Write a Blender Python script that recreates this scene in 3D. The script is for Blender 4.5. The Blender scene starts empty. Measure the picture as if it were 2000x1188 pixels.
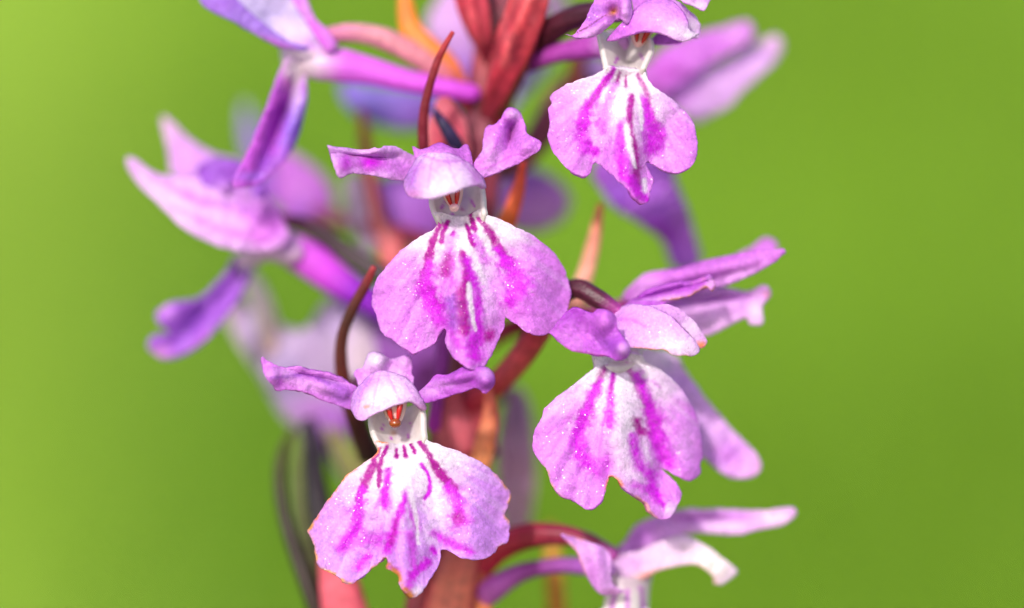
import bpy, math, random
import numpy as np
from mathutils import Vector, Matrix
from mathutils.geometry import delaunay_2d_cdt

random.seed(7)
rng = np.random.default_rng(7)
scene = bpy.context.scene
COL = scene.collection

# ------------------------------------------------------------------ camera
D = 200.0                 # mm from the lens to the plane through the flower stem
S = 2000.0 / 52.0         # photograph pixels per millimetre on that plane
CAM_H = 0.300
PITCH = math.radians(-9.0)
cam_data = bpy.data.cameras.new('camera')
cam = bpy.data.objects.new('camera', cam_data)
COL.objects.link(cam)
cam.location = (0, -0.2, CAM_H)
cam.rotation_euler = (math.radians(90) + PITCH, 0, 0)
cam_data.sensor_width = 36.0
cam_data.lens = 36.0 * D / 52.0
cam_data.clip_start = 0.005
cam_data.clip_end = 500
cam_data.dof.use_dof = True
cam_data.dof.focus_distance = (D - 8.3) / 1000
APERTURE_MM = 16.0
cam_data.dof.aperture_fstop = cam_data.lens / APERTURE_MM
scene.camera = cam
CAM_M = Matrix.Translation(cam.location) @ cam.rotation_euler.to_matrix().to_4x4()
CAM_R = np.array(CAM_M.to_3x3()); CAM_T = np.array(CAM_M.to_translation())

# ------------------------------------------------------------------ light
SUN_EL, SUN_AZ = math.radians(35), math.radians(-20)   # azimuth from -Y (behind the camera) towards -X
sun_dir = Vector((math.sin(SUN_AZ) * math.cos(SUN_EL), -math.cos(SUN_AZ) * math.cos(SUN_EL), math.sin(SUN_EL)))
world = bpy.data.worlds.new('World'); scene.world = world; world.use_nodes = True
wn = world.node_tree
sky = wn.nodes.new('ShaderNodeTexSky'); sky.sky_type = 'NISHITA'; sky.sun_disc = False
sky.sun_elevation = SUN_EL
sky.sun_rotation = math.atan2(sun_dir.x, sun_dir.y)
sky.air_density = 1.0; sky.dust_density = 2.0; sky.ozone_density = 1.0
bg = wn.nodes['Background']; bg.inputs[1].default_value = 0.13
wn.links.new(sky.outputs[0], bg.inputs[0])
sd = bpy.data.lights.new('sun', 'SUN'); sd.energy = 2.3; sd.angle = math.radians(3.5); sd.color = (1.0, 0.95, 0.88)
sun = bpy.data.objects.new('sun', sd); COL.objects.link(sun)
sun.rotation_euler = sun_dir.to_track_quat('Z', 'Y').to_euler()
sun.location = (0, -1, 3)
scene.view_settings.view_transform = 'Standard'
scene.view_settings.look = 'None'
scene.view_settings.exposure = 0.86
scene.view_settings.gamma = 1.0
scene.view_settings.use_curve_mapping = False
scene.render.engine = 'CYCLES'
scene.cycles.use_denoising = True
scene.cycles.max_bounces = 10
scene.cycles.transmission_bounces = 8
scene.cycles.sample_clamp_indirect = 6

# ------------------------------------------------------------------ helpers
def C(r, g, b):
    v = np.array([r, g, b], float) / 255
    return np.where(v <= 0.04045, v / 12.92, ((v + 0.055) / 1.055) ** 2.4)

def to_mm(x, y, d):
    """photograph pixel + millimetres in front of the stem plane -> camera space, mm"""
    x = np.asarray(x, float); y = np.asarray(y, float); d = np.asarray(d, float)
    k = (D - d) / D / S
    return np.stack([(x - 1000) * k, -(y - 594) * k, d - D], -1)

def to_world(mm):
    return (np.asarray(mm) / 1000.0) @ CAM_R.T + CAM_T

_perm = rng.random((64, 64))
def vnoise(x, y):
    x = np.asarray(x, float); y = np.asarray(y, float)
    xi = np.floor(x).astype(int); yi = np.floor(y).astype(int)
    fx = x - xi; fy = y - yi
    fx = fx * fx * (3 - 2 * fx); fy = fy * fy * (3 - 2 * fy)
    a = _perm[xi % 64, yi % 64]; b = _perm[(xi + 1) % 64, yi % 64]
    c = _perm[xi % 64, (yi + 1) % 64]; e = _perm[(xi + 1) % 64, (yi + 1) % 64]
    return (a * (1 - fx) + b * fx) * (1 - fy) + (c * (1 - fx) + e * fx) * fy
def fbm(x, y):
    return (vnoise(x, y) * 4 + vnoise(x * 2.1 + 9, y * 2.1 + 5) * 2 + vnoise(x * 4.3 + 3, y * 4.3 + 17)) / 7 - 0.5
def sstep(a, b, x):
    t = np.clip((x - a) / (b - a), 0, 1)
    return t * t * (3 - 2 * t)

def catmull(pts, n, closed=False):
    P = np.asarray(pts, float)
    m = len(P)
    if closed:
        idx = lambda i: P[i % m]; segs = m
    else:
        ext = np.vstack([2 * P[0] - P[1], P, 2 * P[-1] - P[-2]])
        idx = lambda i: ext[i + 1]; segs = m - 1
    out = []
    t = np.linspace(0, segs, n, endpoint=not closed)
    for u in t:
        i = min(int(u), segs - 1); f = u - i
        p0, p1, p2, p3 = idx(i - 1), idx(i), idx(i + 1), idx(i + 2)
        out.append(0.5 * ((2 * p1) + (-p0 + p2) * f + (2 * p0 - 5 * p1 + 4 * p2 - p3) * f * f + (-p0 + 3 * p1 - 3 * p2 + p3) * f ** 3))
    return np.array(out)

def resample(P, step, closed=True):
    Q = np.vstack([P, P[:1]]) if closed else P
    L = np.concatenate([[0], np.cumsum(np.linalg.norm(np.diff(Q, axis=0), axis=1))])
    n = max(8, int(L[-1] / step))
    t = np.linspace(0, L[-1], n, endpoint=not closed)
    return np.stack([np.interp(t, L, Q[:, k]) for k in range(Q.shape[1])], -1)

def inside(poly, x, y):
    r = np.zeros(len(x), bool)
    j = len(poly) - 1
    for i in range(len(poly)):
        xi, yi = poly[i]; xj, yj = poly[j]
        if yi != yj:
            c = ((yi > y) != (yj > y)) & (x < (xj - xi) * (y - yi) / (yj - yi) + xi)
            r ^= c
        j = i
    return r

def dist_poly(line, w, x, y):
    """smallest (distance, width there) from points to a polyline"""
    best = np.full(len(x), 1e9); bw = np.zeros(len(x))
    for i in range(len(line) - 1):
        a = np.array(line[i], float); b = np.array(line[i + 1], float)
        ab = b - a; L = max(ab @ ab, 1e-6)
        t = np.clip(((x - a[0]) * ab[0] + (y - a[1]) * ab[1]) / L, 0, 1)
        dd = np.hypot(x - a[0] - t * ab[0], y - a[1] - t * ab[1])
        ww = w[i] + (w[i + 1] - w[i]) * t
        m = dd < best
        best = np.where(m, dd, best); bw = np.where(m, ww, bw)
    return best, bw

# ------------------------------------------------------------------ materials
def mat_tissue(name, rough=0.5, spec=0.35, transl=0.3, cell=0.00010, bump=0.35, coat=0.0, mott=0.0, glint=0.0):
    m = bpy.data.materials.new(name); m.use_nodes = True
    nt = m.node_tree; N = nt.nodes; L = nt.links
    p = N['Principled BSDF']; out = N['Material Output']
    at = N.new('ShaderNodeAttribute'); at.attribute_name = 'Col'
    tc = N.new('ShaderNodeTexCoord')
    vo = N.new('ShaderNodeTexVoronoi'); vo.inputs['Scale'].default_value = 1.0 / cell
    L.new(tc.outputs['Object'], vo.inputs['Vector'])
    no = N.new('ShaderNodeTexNoise'); no.inputs['Scale'].default_value = 2600; no.inputs['Detail'].default_value = 4
    L.new(tc.outputs['Object'], no.inputs['Vector'])
    # small pigment variation
    mr = N.new('ShaderNodeMapRange'); mr.inputs['From Min'].default_value = 0.3; mr.inputs['From Max'].default_value = 0.7
    mr.inputs['To Min'].default_value = 0.90 - mott; mr.inputs['To Max'].default_value = 1.06 + mott
    L.new(no.outputs['Fac'], mr.inputs['Value'])
    mx = N.new('ShaderNodeVectorMath'); mx.operation = 'SCALE'
    L.new(at.outputs['Color'], mx.inputs[0]); L.new(mr.outputs[0], mx.inputs['Scale'])
    L.new(mx.outputs[0], p.inputs['Base Color'])
    p.inputs['Roughness'].default_value = rough
    if glint:
        v4 = N.new('ShaderNodeTexVoronoi'); v4.inputs['Scale'].default_value = 1.0 / 0.00012; L.new(tc.outputs['Object'], v4.inputs['Vector'])
        sx = N.new('ShaderNodeSeparateColor'); L.new(v4.outputs['Color'], sx.inputs[0])
        m4 = N.new('ShaderNodeMapRange'); m4.inputs['To Min'].default_value = 0.86; m4.inputs['To Max'].default_value = 1.14; L.new(sx.outputs[0], m4.inputs['Value'])
        m5 = N.new('ShaderNodeVectorMath'); m5.operation = 'SCALE'; L.new(mx.outputs[0], m5.inputs[0]); L.new(m4.outputs[0], m5.inputs['Scale'])
        mx = m5
        L.new(mx.outputs[0], p.inputs['Base Color'])
    p.inputs['Specular IOR Level'].default_value = spec
    if coat: 
        p.inputs['Coat Weight'].default_value = coat; p.inputs['Coat Roughness'].default_value = 0.22
    b1 = N.new('ShaderNodeBump'); b1.inputs['Strength'].default_value = bump; b1.inputs['Distance'].default_value = 0.00006; b1.invert = True
    L.new(vo.outputs['Distance'], b1.inputs['Height'])
    b2 = N.new('ShaderNodeBump'); b2.inputs['Strength'].default_value = 0.25; b2.inputs['Distance'].default_value = 0.00004
    L.new(no.outputs['Fac'], b2.inputs['Height']); L.new(b1.outputs[0], b2.inputs['Normal'])
    L.new(b2.outputs[0], p.inputs['Normal'])
    if glint:
        # wet-looking papillae: each tiny cell mirrors the sun in its own direction
        v2 = N.new('ShaderNodeTexVoronoi'); v2.inputs['Scale'].default_value = 1.0 / 0.000055
        L.new(tc.outputs['Object'], v2.inputs['Vector'])
        sb = N.new('ShaderNodeVectorMath'); sb.operation = 'SUBTRACT'; sb.inputs[1].default_value = (0.5, 0.5, 0.5); L.new(v2.outputs['Color'], sb.inputs[0])
        sc_ = N.new('ShaderNodeVectorMath'); sc_.operation = 'SCALE'; sc_.inputs['Scale'].default_value = 1.0; L.new(sb.outputs[0], sc_.inputs[0])
        ge = N.new('ShaderNodeNewGeometry')
        ad = N.new('ShaderNodeVectorMath'); ad.operation = 'ADD'; L.new(ge.outputs['Normal'], ad.inputs[0]); L.new(sc_.outputs[0], ad.inputs[1])
        nm = N.new('ShaderNodeVectorMath'); nm.operation = 'NORMALIZE'; L.new(ad.outputs[0], nm.inputs[0])
        L.new(nm.outputs[0], p.inputs['Coat Normal'])
        n3 = N.new('ShaderNodeTexNoise'); n3.inputs['Scale'].default_value = 900; L.new(tc.outputs['Object'], n3.inputs['Vector'])
        m3 = N.new('ShaderNodeMapRange'); m3.inputs['From Min'].default_value = 0.38; m3.inputs['From Max'].default_value = 0.62; m3.inputs['To Min'].default_value = glint * 0.15; m3.inputs['To Max'].default_value = glint * 0.85
        L.new(n3.outputs['Fac'], m3.inputs['Value']); L.new(m3.outputs[0], p.inputs['Coat Weight']); p.inputs['Coat Roughness'].default_value = 0.17
    tr = N.new('ShaderNodeBsdfTranslucent'); L.new(mx.outputs[0], tr.inputs['Color'])
    ms = N.new('ShaderNodeMixShader'); ms.inputs[0].default_value = transl
    L.new(p.outputs[0], ms.inputs[1]); L.new(tr.outputs[0], ms.inputs[2]); L.new(ms.outputs[0], out.inputs['Surface'])
    return m
M_LIP = mat_tissue('lip_tissue', 0.5, 0.3, 0.36, 0.00009, 0.35, glint=0.7)
M_PETAL = mat_tissue('petal_tissue', 0.5, 0.3, 0.44, 0.00010, 0.3, glint=0.25)
M_WAX = mat_tissue('waxy_throat', 0.35, 0.5, 0.45, 0.00020, 0.12, 0.2)
M_STEM = mat_tissue('stem_skin', 0.45, 0.4, 0.12, 0.00016, 0.35, 0.0, 0.12)
M_BRACT = mat_tissue('bract_tissue', 0.45, 0.4, 0.38, 0.00014, 0.3, 0.0, 0.1)
M_GLOSS = mat_tissue('pollen_gloss', 0.2, 0.6, 0.15, 0.0004, 0.1, 0.5)

# ------------------------------------------------------------------ objects
def link(name, mesh, mat, parent, world_pts):
    o = bpy.data.objects.new(name, mesh); COL.objects.link(o)
    if mat: mesh.materials.append(mat)
    c = world_pts.mean(0)
    base = np.array(abs_loc(parent)) if parent else np.zeros(3)
    o.location = c - base
    if parent: o.parent = parent
    return o, c
def abs_loc(o):
    l = Vector(o.location)
    while o.parent:
        o = o.parent; l = l + o.location
    return l
def mesh_obj(name, pts, faces, cols, mat, parent, thick=0.0, smooth=True, rough_off=0.0):
    """pts: camera-space mm"""
    w = to_world(pts)
    me = bpy.data.meshes.new(name)
    c = w.mean(0)
    me.from_pydata((w - c).tolist(), [], faces)
    if smooth: me.polygons.foreach_set('use_smooth', [True] * len(me.polygons))
    if cols is not None:
        a = me.color_attributes.new('Col', 'FLOAT_COLOR', 'POINT')
        buf = np.ones((len(w), 4), np.float32); buf[:, :3] = np.clip(cols, 0, 1)
        a.data.foreach_set('color', buf.ravel())
    me.update()
    o, _ = link(name, me, mat, parent, w)
    if thick:
        s = o.modifiers.new('thickness', 'SOLIDIFY'); s.thickness = thick / 1000; s.offset = 0; s.use_even_offset = False
    return o

def paint(x, y, base, blots=(), strokes=(), nscale=30.0, namp=0.06):
    """pigment: base colour, soft spots (x,y,rx,ry,colour,alpha), stripes (line,widths,colour,alpha[,soft])"""
    c = np.broadcast_to(np.asarray(base, float), (len(x), 3)).copy()
    for b in blots:
        bx, by, rx, ry, col, al = b[:6]
        ang = math.radians(b[6]) if len(b) > 6 else 0
        dx = x - bx; dy = y - by
        u = (dx * math.cos(ang) + dy * math.sin(ang)) / rx; v = (-dx * math.sin(ang) + dy * math.cos(ang)) / ry
        r = np.sqrt(u * u + v * v) * (1 + 0.5 * fbm(x / 14.0 + bx, y / 14.0 + by))
        a = al * np.exp(-r ** 2.4)
        c = c * (1 - a[:, None]) + np.asarray(col) * a[:, None]
    for s in strokes:
        line, w, col, al = s[:4]; soft = s[4] if len(s) > 4 else 0.55
        if np.isscalar(w): w = [w] * len(line)
        ln = catmull(line, 6 * len(line)) if len(line) > 2 else np.array(line, float)
        ws = np.interp(np.linspace(0, 1, len(ln)), np.linspace(0, 1, len(w)), w)
        dd, ww = dist_poly(ln, ws, x, y)
        ww = np.maximum(ww, 0.6) * (1 + 1.4 * fbm(x / 8.0 + 3, y / 8.0 + 8))
        a = al * (1 - sstep(1 - soft, 1 + soft, dd / ww)) * (1.12 + 0.7 * fbm(x / 5.0, y / 5.0))
        a = np.clip(a, 0, 1)
        c = c * (1 - a[:, None]) + np.asarray(col) * a[:, None]
    f = 1 + namp * 2 * fbm(x / nscale, y / nscale) + 0.10 * fbm(x / 5.5 + 3, y / 5.5)
    return c * f[:, None]

def petal(name, outline, depth, colour, parent, h=5.0, mat=None, thick=0.22, cren=0.0, rim=None, smooth_corners=True):
    """a thin leaf of tissue: outline in photograph pixels, depth(x,y) in mm, colour(x,y)"""
    P = np.array(outline, float)
    if smooth_corners: P = catmull(P, len(P) * 10, closed=True)
    P = resample(P, h * 0.8)
    if cren:
        nrm = np.roll(P, -1, 0) - np.roll(P, 1, 0); nrm = np.stack([nrm[:, 1], -nrm[:, 0]], -1)
        nrm /= np.maximum(np.linalg.norm(nrm, axis=1, keepdims=True), 1e-6)
        s = np.arange(len(P)) * h * 0.8
        P = P + nrm * (cren * (2.2 * fbm(s / 11.0, s * 0 + P[0, 0]) + 1.3 * fbm(s / 30.0, s * 0 + 4)))[:, None]
    x0, y0 = P.min(0); x1, y1 = P.max(0)
    gx, gy = np.meshgrid(np.arange(x0, x1, h), np.arange(y0, y1, h * 0.87))
    gx = gx + (np.arange(gx.shape[0]) % 2)[:, None] * h * 0.5
    gx = gx.ravel() + rng.uniform(-.15, .15, gx.size) * h; gy = gy.ravel() + rng.uniform(-.15, .15, gy.size) * h
    k = inside(P, gx, gy); gx = gx[k]; gy = gy[k]
    dd, _ = dist_poly(np.vstack([P, P[:1]]), [0] * (len(P) + 1), gx, gy)
    k = dd > h * 0.45; gx = gx[k]; gy = gy[k]
    V = np.vstack([P, np.stack([gx, gy], -1)]); n = len(P)
    res = delaunay_2d_cdt([Vector(v) for v in V], [(i, (i + 1) % n) for i in range(n)], [], 1, 1e-5)
    vx = np.array([tuple(v) for v in res[0]]); faces = [tuple(reversed(f)) for f in res[2]]
    x, y = vx[:, 0], vx[:, 1]
    d = depth(x, y)
    col = colour(x, y)
    if rim is not None:
        for (line, w, rc, al) in rim:
            e, _ = dist_poly(np.vstack([P, P[:1]]), [0] * (n + 1), x, y)
            nr, _ = dist_poly(line, [0] * len(line), x, y)
            a = al * (1 - sstep(w * 0.3, w * 1.2, e * (1 + 1.2 * fbm(x / 8, y / 8)))) * (1 - sstep(12, 24, nr))
            a = np.clip(a * (0.25 + 0.75 * sstep(-.18, .06, fbm(x / 13 + 2, y / 13))), 0, 1)
            col = col * (1 - a[:, None]) + np.asarray(rc) * a[:, None]
    return mesh_obj(name, to_mm(x, y, d), faces, col, mat or M_PETAL, parent, thick)

def relief(d0, x0, y0, gx=0.0, gy=0.0, bumps=(), cx=0.0, cy=0.0, wr=0.12, ws=18.0, dome=None):
    """plane (mm per 100 px) + bend (mm at 100 px) + gaussian folds + fine waviness"""
    def f(x, y):
        u = (x - x0) / 100; v = (y - y0) / 100
        d = d0 + gx * u + gy * v + cx * u * u + cy * v * v
        for b in bumps:
            bx, by, rx, ry, a = b[:5]; ang = math.radians(b[5]) if len(b) > 5 else 0
            dx = x - bx; dy = y - by
            p = (dx * math.cos(ang) + dy * math.sin(ang)) / rx; q = (-dx * math.sin(ang) + dy * math.cos(ang)) / ry
            d = d + a * np.exp(-(p * p + q * q))
        if dome:
            bx, by, rx, ry, a = dome
            r2 = ((x - bx) / rx) ** 2 + ((y - by) / ry) ** 2
            d = d + a * np.sqrt(np.clip(1 - r2, 0, 1))
        return d + wr * 2 * fbm(x / ws + x0, y / ws + y0)
    return f

def ribbon(name, spine, widths, parent, colour, roll=0, cup=0.0, ns=44, nt=13, mat=None, thick=0.22, edge=0.0):
    """leaf-like strip along a 3D spine (px,px,mm); widths in px (full); colour(s,t)"""
    sp = np.array(spine, float)
    pts = catmull(to_mm(sp[:, 0], sp[:, 1], sp[:, 2]), ns)
    u = np.linspace(0, 1, ns)
    lerp = lambda v: np.interp(u, np.linspace(0, 1, len(v)), v) if not np.isscalar(v) else np.full(ns, float(v))
    w = catmull(np.array(widths, float)[:, None], ns)[:, 0] / S / 2; w = np.maximum(w, 0.02)
    ro = np.radians(lerp(roll)); cu = lerp(cup)
    T = np.gradient(pts, axis=0); T /= np.linalg.norm(T, axis=1, keepdims=True)
    V = np.array([0, 0, 1.0])
    W0 = np.cross(T, V); W0 /= np.maximum(np.linalg.norm(W0, axis=1, keepdims=True), 1e-6)
    Vp = np.cross(W0, T)
    W = W0 * np.cos(ro)[:, None] + Vp * np.sin(ro)[:, None]
    N = -W0 * np.sin(ro)[:, None] + Vp * np.cos(ro)[:, None]
    t = np.linspace(-1, 1, nt)
    P = []; cols = []
    for i in range(ns):
        c = cu[i] if abs(cu[i]) > 1e-3 else 1e-3
        ww = w[i]
        a = np.sin(c * t) / c; b = (1 - np.cos(c * t)) / c
        P.append(pts[i] + W[i] * (ww * a)[:, None] + N[i] * (ww * b)[:, None])
    P = np.array(P).reshape(-1, 3)
    P += N.repeat(nt, 0) * (0.05 * 2 * fbm(P[:, 0] / 0.6 + 5, P[:, 1] / 0.6))[:, None]
    if edge:
        tt = np.tile(t, ns); P += W.repeat(nt, 0) * (edge * np.sign(tt) * (abs(tt) > .99) * 2 * fbm(P[:, 0] / 0.25, P[:, 1] / 0.25))[:, None]
    ss, tt = np.meshgrid(u, t, indexing='ij')
    col = colour(ss.ravel(), tt.ravel(), P)
    faces = [(i * nt + j, i * nt + j + 1, (i + 1) * nt + j + 1, (i + 1) * nt + j) for i in range(ns - 1) for j in range(nt - 1)]
    return mesh_obj(name, P, faces, col, mat or M_BRACT, parent, thick)

def grad(stops, edge=None, mid=None, namp=0.12, nsc=0.5):
    """colour along s; optional edge / midrib colour across t"""
    ks = np.array([s[0] for s in stops]); cs = np.array([s[1] for s in stops])
    def f(s, t, P):
        c = np.stack([np.interp(s, ks, cs[:, k]) for k in range(3)], -1)
        if edge is not None:
            a = sstep(0.55, 1.0, np.abs(t)) * edge[1]; c = c * (1 - a[:, None]) + edge[0] * a[:, None]
        if mid is not None:
            a = (1 - sstep(0.0, 0.35, np.abs(t))) * mid[1]; c = c * (1 - a[:, None]) + mid[0] * a[:, None]
        c = c * (1 + 0.55 * fbm(t * 8 + 4, s * 2.6 + 1))[:, None]
        return c * (1 + namp * 2 * fbm(P[:, 0] / nsc + 7, P[:, 1] / nsc + 3))[:, None]
    return f

def tube(name, spine, radii, parent, colour, ns=48, nt=20, ridges=0, ridge=0.08, twist=0.0, mat=None, squash=1.0, lump=0.03):
    sp = np.array(spine, float)
    pts = catmull(to_mm(sp[:, 0], sp[:, 1], sp[:, 2]), ns)
    r = np.maximum(catmull(np.array(radii, float)[:, None], ns)[:, 0], 0.5) / S
    T = np.gradient(pts, axis=0); T /= np.linalg.norm(T, axis=1, keepdims=True)
    V = np.array([0, 0, 1.0])
    A = np.cross(T, V); A /= np.maximum(np.linalg.norm(A, axis=1, keepdims=True), 1e-6)
    B = np.cross(A, T)
    th = np.linspace(0, 2 * math.pi, nt, endpoint=False)
    P = []
    # rounded ends: extra shrinking rings
    ks = np.concatenate([[-.98, -.8, -.5, -.2], np.zeros(ns - 2), [.2, .5, .8, .98]])
    order = [0, 0, 0, 0] + list(range(1, ns - 1)) + [ns - 1] * 4
    ss = []
    for k, i in zip(ks, order):
        off = k * r[i]; rr = r[i] * math.sqrt(max(1 - k * k, 0.0))
        ph = th + twist * i / ns
        prof = 1 + (ridge * np.cos(ridges * ph) if ridges else 0)
        P.append(pts[i] + T[i] * off + A[i] * (rr * prof * np.cos(th))[:, None] + B[i] * (rr * prof * squash * np.sin(th))[:, None])
        ss.append(i / (ns - 1))
    P = np.array(P); n = len(P)
    P2 = P.reshape(-1, 3)
    cen = np.repeat(pts[order], nt, 0)
    P2 = cen + (P2 - cen) * (1 + lump * 2 * fbm(P2[:, 0] / 0.7 + 11, P2[:, 1] / 0.7 + P2[:, 2]))[:, None]
    s2, t2 = np.meshgrid(np.array(ss), np.linspace(-1, 1, nt), indexing='ij')
    ph2 = (np.tile(th, n) + twist * s2.ravel())
    col = colour(s2.ravel(), np.cos(ridges * ph2) if ridges else np.sin(ph2), P2)
    faces = [(i * nt + j, i * nt + (j + 1) % nt, (i + 1) * nt + (j + 1) % nt, (i + 1) * nt + j) for i in range(n - 1) for j in range(nt)]
    faces.append(tuple(range(nt))[::-1]); faces.append(tuple((n - 1) * nt + j for j in range(nt)))
    return mesh_obj(name, P2, faces, col, mat or M_STEM, parent)

def patch(name, rows, parent, colour, nu=26, nv=30, mat=None, thick=0.25):
    R = np.array([to_mm(*np.array(r, float).T) for r in rows])
    A = np.array([catmull(r, nu) for r in R])
    P = np.array([catmull(A[:, j], nv) for j in range(nu)]).transpose(1, 0, 2)
    px = np.array([catmull(np.array(r, float), nu) for r in rows]); px = np.array([catmull(px[:, j], nv) for j in range(nu)]).transpose(1, 0, 2).reshape(-1, 3)
    P = P.reshape(-1, 3)
    col = colour(px[:, 0], px[:, 1])
    faces = [(i * nu + j, i * nu + j + 1, (i + 1) * nu + j + 1, (i + 1) * nu + j) for i in range(nv - 1) for j in range(nu - 1)]
    return mesh_obj(name, P, faces, col, mat or M_WAX, parent, thick)

def blob(name, c, r, parent, colour, rot=0.0, taper=0.0, mat=None, n=18):
    """egg-shaped body: centre (px,px,mm), radii (px across, px along, mm deep)"""
    o = to_mm(*c); a = math.radians(rot)
    P = []; n2 = n
    for i in range(n + 1):
        f = math.pi * i / n
        for j in range(n2):
            g = 2 * math.pi * j / n2
            k = 1 + taper * math.cos(f)
            x = math.sin(f) * math.cos(g) * r[0] / S * k; y = math.cos(f) * r[1] / S; z = math.sin(f) * math.sin(g) * r[2] * k
            P.append(o + np.array([x * math.cos(a) - y * math.sin(a), x * math.sin(a) + y * math.cos(a), z]))
    P = np.array(P)
    faces = [(i * n2 + j, (i + 1) * n2 + j, (i + 1) * n2 + (j + 1) % n2, i * n2 + (j + 1) % n2) for i in range(n) for j in range(n2)]
    s = np.repeat(np.linspace(0, 1, n + 1), n2); t = np.zeros_like(s)
    return mesh_obj(name, P, faces, colour(s, t, P), mat or M_GLOSS, parent)

def empty(name, loc, parent=None, label=None):
    o = bpy.data.objects.new(name, None); COL.objects.link(o)
    o.empty_display_size = 0.004
    o.location = Vector(loc) - (abs_loc(parent) if parent else Vector((0, 0, 0)))
    if parent: o.parent = parent
    if label: o['label'] = label
    return o

# ------------------------------------------------------------------ pigments
WHITE = C(238, 224, 238); CREAM = C(236, 226, 224)
LILAC = C(212, 122, 222); LILAC_P = C(226, 166, 234); LILAC_D = C(194, 94, 212)
MAG = C(204, 26, 214); MAGD = C(168, 8, 146); VIOLET = C(162, 88, 206); VIO_D = C(126, 56, 180); PURPLE = C(168, 44, 192)
PINK = C(226, 104, 232); BLUEV = C(164, 118, 214)
RED = C(186, 42, 74); REDP = C(224, 110, 124); MAROON = C(112, 30, 52); DARK = C(58, 28, 44); SALMON = C(238, 128, 100); ORANGE = C(244, 140, 58)
BROWN = C(96, 50, 44); TAN = C(214, 150, 78)

# ------------------------------------------------------------------ ground and meadow
def mat_ground():
    m = bpy.data.materials.new('meadow_soil'); m.use_nodes = True
    nt = m.node_tree; p = nt.nodes['Principled BSDF']
    tc = nt.nodes.new('ShaderNodeTexCoord'); n = nt.nodes.new('ShaderNodeTexNoise'); n.inputs['Scale'].default_value = 3.0; n.inputs['Detail'].default_value = 8
    r = nt.nodes.new('ShaderNodeValToRGB')
    r.color_ramp.elements[0].position = 0.3; r.color_ramp.elements[0].color = (0.05, 0.10, 0.012, 1)
    r.color_ramp.elements[1].position = 0.7; r.color_ramp.elements[1].color = (0.11, 0.19, 0.02, 1)
    nt.links.new(tc.outputs['Object'], n.inputs['Vector']); nt.links.new(n.outputs['Fac'], r.inputs[0]); nt.links.new(r.outputs[0], p.inputs['Base Color'])
    p.inputs['Roughness'].default_value = 0.9
    return m
me = bpy.data.meshes.new('ground')
G = 40; gp = np.linspace(-1, 1, G); gp = np.sign(gp) * np.abs(gp) ** 3 * 150
vx, vy = np.meshgrid(gp, gp, indexing='ij'); rr_ = np.hypot(vx, vy)
vz = 0.02 * 2 * fbm(vx / 1.2 + 31, vy / 1.2 + 31) * sstep(0.1, 1.5, rr_)
me.from_pydata(np.stack([vx, vy, vz], -1).reshape(-1, 3).tolist(), [], [(i * G + j, (i + 1) * G + j, (i + 1) * G + j + 1, i * G + j + 1) for i in range(G - 1) for j in range(G - 1)])
me.materials.append(mat_ground())
ground = bpy.data.objects.new('ground', me); COL.objects.link(ground); ground['kind'] = 'structure'
ground['label'] = 'green meadow ground far out of focus behind the orchid'

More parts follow.
